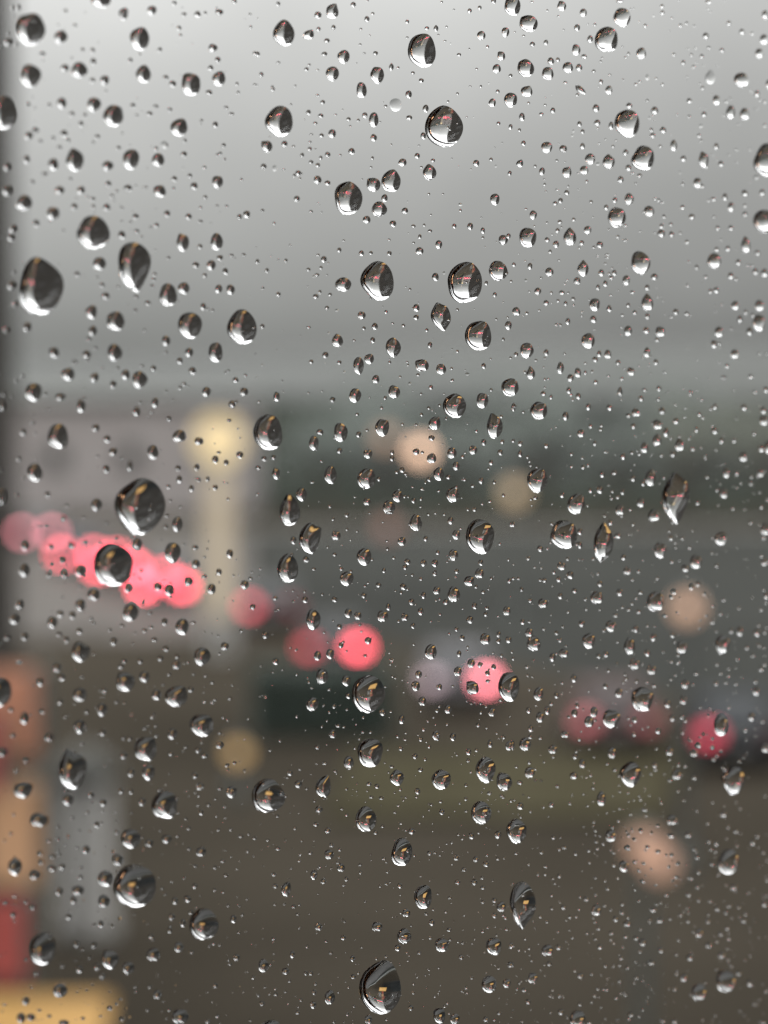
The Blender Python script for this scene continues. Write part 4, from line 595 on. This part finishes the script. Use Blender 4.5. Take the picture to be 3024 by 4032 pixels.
# what each of the large drops looks like, and how the smaller ones near it refer to it: x, y (thousandths of the view's width), label, short name
LAND = [
 (302, 1094, 'very large round raindrop hanging just above the big red glow', 'the very large drop above the red glow'),
 (89, 617, 'very large tall oval raindrop on the dark left edge of the view', 'the very large oval drop at the left edge'),
 (821, 2132, 'very large raindrop at the bottom centre, drawn out to a crooked tip on top', 'the very large crooked-tipped drop'),
 (291, 1913, 'large round raindrop with stacked orange glints on its left, low on the left', 'the large low drop with orange glints'),
 (245, 1219, 'large cornered raindrop sitting in the middle of the red glow', 'the cornered drop inside the red glow'),
 (291, 577, 'tall raindrop narrowing to a bright point at its foot', 'the tall drop with a pointed foot'),
 (960, 273, 'large raindrop against the pale sky with a brown rim and tiny window reflections', 'the large brown-rimmed sky drop'),
 (1461, 1075, 'tall leaf shaped raindrop pointed at both ends, on the right', 'the tall leaf shaped drop'),
 (1005, 610, 'large right hand drop of the side by side pair, with an orange edge', 'the orange-edged drop of the pair'),
 (815, 606, 'large left hand drop of the side by side pair, notched on its right', 'the notched drop of the pair'),
 (796, 1499, 'large raindrop touching the lower edge of the round red brake light glow', 'the drop under the round red glow'),
 (1130, 1956, 'long narrow raindrop ending in a sharp bright foot, low on the right', 'the long sharp-footed drop'),
 (580, 1718, 'large nearly perfect round raindrop with a pale rim, low on the left', 'the pale-rimmed round drop'),
 (157, 1661, 'flame shaped raindrop leaning left beside the orange sign glow', 'the flame shaped drop by the sign'),
 (202, 502, 'fat round raindrop up and left of the tall one with the pointed foot', 'the fat drop above the pointed-foot drop'),
 (523, 705, 'large round raindrop standing alone above the yellow glow', 'the lone round drop above the yellow glow'),
 (579, 933, 'slanting raindrop touching the right side of the yellow glow', 'the slanting drop by the yellow glow'),
 (65, 63, 'large round raindrop in the top left corner of the pane', 'the top left corner drop'),
 (1037, 1159, 'raindrop with a beaked right side, above the pink brake light glow', 'the beaked drop above the pink glow'),
 (1660, 345, 'large raindrop cut by the right edge, high up against the sky', 'the large drop cut by the right edge'),
 (911, 109, 'large egg shaped raindrop highest in the middle of the pane', 'the egg shaped drop near the top'),
 (441, 1996, 'round raindrop with an orange glint down and right of the large low one', 'the glinting drop low on the left'),
 (753, 428, 'raindrop with a blunt top point, left of a tight cluster of three', 'the blunt-topped drop by the cluster'),
 (602, 262, 'round raindrop squared off at the lower right, alone in the pale sky', 'the squared-off sky drop'),
 (93, 2049, 'reddish raindrop pointed at the foot beside the red sign glow', 'the reddish drop by the red sign'),
 (9, 243, 'dark raindrop cut by the left edge high up', 'the drop cut by the left edge'),
 (1033, 725, 'round raindrop just below the orange-edged one of the pair', 'the round drop below the pair'),
 (1305, 1171, 'narrow raindrop pointed at top and foot, above the dim row of lights', 'the narrow double-pointed drop'),
 (1218, 1154, 'round raindrop with a bright crescent top, left of the narrow pointed one', 'the crescent-topped round drop'),
 (800, 1626, 'round raindrop ringed in white straight below the one under the red glow', 'the white-ringed drop'),
 (355, 1737, 'small round raindrop with a bright orange dot, low on the left', 'the drop with an orange dot'),
 (670, 1163, 'raindrop with a pointed right shoulder, lower of two by each other', 'the pointed-shoulder drop'),
 (1354, 267, 'raindrop with a corner on its upper left, against the bright sky on the right', 'the cornered sky drop'),
 (626, 1101, 'oval raindrop with a bead touching its upper right', 'the oval drop with a touching bead'),
 (1584, 1686, 'smeared double-lobed raindrop, blurred, near the right edge', 'the smeared double-lobed drop'),
 (2, 1494, 'reddish raindrop half cut off by the left edge over the orange glow', 'the half drop over the orange glow'),
 (411, 703, 'pear shaped raindrop left of the lone round one', 'the pear shaped drop'),
 (1099, 1484, 'tall raindrop touching the right side of the pink brake light glow', 'the drop beside the pink glow'),
 (622, 1227, 'upright egg shaped raindrop above the dull red tail light', 'the upright egg drop'),
 (868, 1840, 'upright oval raindrop low in the centre with a bright right rim', 'the bright-rimmed upright oval'),
 (952, 684, 'raindrop with a sloping shoulder just below the pair', 'the sloping-shouldered drop'),
 (982, 876, 'flat-footed raindrop up and right of the brightest peach glow', 'the flat-footed drop'),
 (613, 71, 'round raindrop at the top, left of the middle', 'the round drop at the top'),
 (1389, 341, 'round raindrop with a yellow glint in the right hand sky', 'the yellow-glint drop'),
 (1310, 84, 'round raindrop with a sharp vertical split, top right', 'the split drop at the top right'),
 (1362, 1673, 'round raindrop below the row of dim reddish lights', 'the round drop below the dim lights'),
 (1388, 1509, 'three-lobed irregular raindrop above the dim reddish lights', 'the three-lobed drop'),
 (314, 1618, 'curved pointed raindrop by the weak amber glow', 'the curved drop by the amber glow'),
 (1573, 1861, 'blurred ring-like raindrop right of the lower peach glow', 'the blurred ring drop'),
 (1568, 2118, 'blurred raindrop in the bottom right corner', 'the bottom right corner drop'),
 (1116, 1795, 'round raindrop above the long sharp-footed one', 'the round drop above the long one'),
 (125, 941, 'raindrop with a small tail at its lower right, left of the yellow glow', 'the tailed drop on the left'),
 (545, 1305, 'raindrop', ''),
]
KS = 1659 / 4977.0
land, used = {}, set()
for lx, ly, lab, short in LAND:
    if not short: continue
    best = min((k for k in range(110) if k not in used), key=lambda k: (specs[k][0] * KS - lx) ** 2 + (specs[k][1] * KS - ly) ** 2)
    if (specs[best][0] * KS - lx) ** 2 + (specs[best][1] * KS - ly) ** 2 < 400:
        land[best] = (lab, short); used.add(best)
def where(dx, dy):
    a = math.degrees(math.atan2(-dy, dx)) % 360
    return ['right of', 'up and right of', 'above', 'up and left of', 'left of', 'down and left of', 'below', 'down and right of'][int((a + 22.5) // 45) % 8]
def kind_words(s):
    r = math.sqrt(s[2] * s[3]); size = 'large' if r > 120 else 'medium' if r > 92 else 'small' if r > 72 else 'tiny'
    if s[6]: return 'faint flat'
    asp = s[3] / s[2]
    if s[4]:
        d = math.degrees(s[4][0][0]); sh = 'top-pointed' if 60 < d < 125 else 'foot-pointed' if d < -20 else 'cornered'
    elif asp > 1.42: sh = 'long oval'
    elif asp > 1.17: sh = 'oval'
    elif asp < .9: sh = 'wide flat'
    else: sh = 'round'
    return size + ' ' + sh
NTH = ['', 'second', 'third', 'fourth', 'fifth', 'sixth', 'seventh', 'eighth', 'ninth', 'tenth']
N_SINGLE = 300
labels = {k: v[0] for k, v in land.items()}
bins = {}
for k in range(N_SINGLE):
    if k in labels: continue
    s = specs[k]
    li = min(land, key=lambda q: (specs[q][0] - s[0]) ** 2 + (specs[q][1] - s[1]) ** 2)
    dx, dy = s[0] - specs[li][0], s[1] - specs[li][1]
    bins.setdefault((kind_words(s), where(dx, dy), li), []).append((math.hypot(dx, dy), k))
for (kw, wh, li), lst in bins.items():
    for j, (_, k) in enumerate(sorted(lst)):
        if j == 0: labels[k] = f'{kw} raindrop {"nearest " if len(lst) > 1 else ""}{wh} {land[li][1]}'
        else: labels[k] = f'{NTH[j]} {kw} raindrop {wh} {land[li][1]}'

for k in range(N_SINGLE):
    s = specs[k]; rnd = random.Random(1000 + k)
    big = math.sqrt(s[2] * s[3])
    n, mm = (72, 26) if big > 150 else (48, 18) if big > 95 else (36, 13)
    vs, fs, base, org = drop_geometry(s, n, mm, rnd)
    me = bpy.data.meshes.new('raindrop')
    me.from_pydata([v - org for v in vs], [], fs + [base]); finish(me, [len(fs)])
    o = link('raindrop', me, water); o.location = org
    tag(o, labels[k], 'raindrop', 'raindrops on the outside of the window pane')

# the hundreds of smaller beads, and the spray too fine to count
V, F, B = [], [], []
rnd = random.Random(5)
def add_small(s, n, mm):
    vs, fs, base, _ = drop_geometry(s, n, mm, rnd)
    k0 = len(V); V.extend(vs); F.extend([tuple(a + k0 for a in f_) for f_ in fs]); F.append(tuple(a + k0 for a in base)); B.append(len(F) - 1)
for s in specs[N_SINGLE:]:
    big = math.sqrt(s[2] * s[3]); add_small(s, 16 if big > 30 else 12, 6 if big > 30 else 4)
me = bpy.data.meshes.new('fine_drops'); me.from_pydata(V, [], F); finish(me, B)
tag(link('fine_drops', me, water), kind='stuff')
V, F, B = [], [], []
for _ in range(4200):
    x, y = rnd.uniform(0, 4977), rnd.uniform(0, 6636)
    dens = .15 + .35 * (x / 4977) * (y / 6636) * 2 + .4 * (y / 6636) ** 2
    if rnd.random() > dens: continue
    r_ = 7 + 15 * rnd.random() ** 2.2
    add_small([x, y, r_, r_ * rnd.uniform(.9, 1.2), [], 0, rnd.random() < .15], 10, 4)
me = bpy.data.meshes.new('spray_specks'); me.from_pydata(V, [], F); finish(me, B)
tag(link('spray_specks', me, water), kind='stuff')
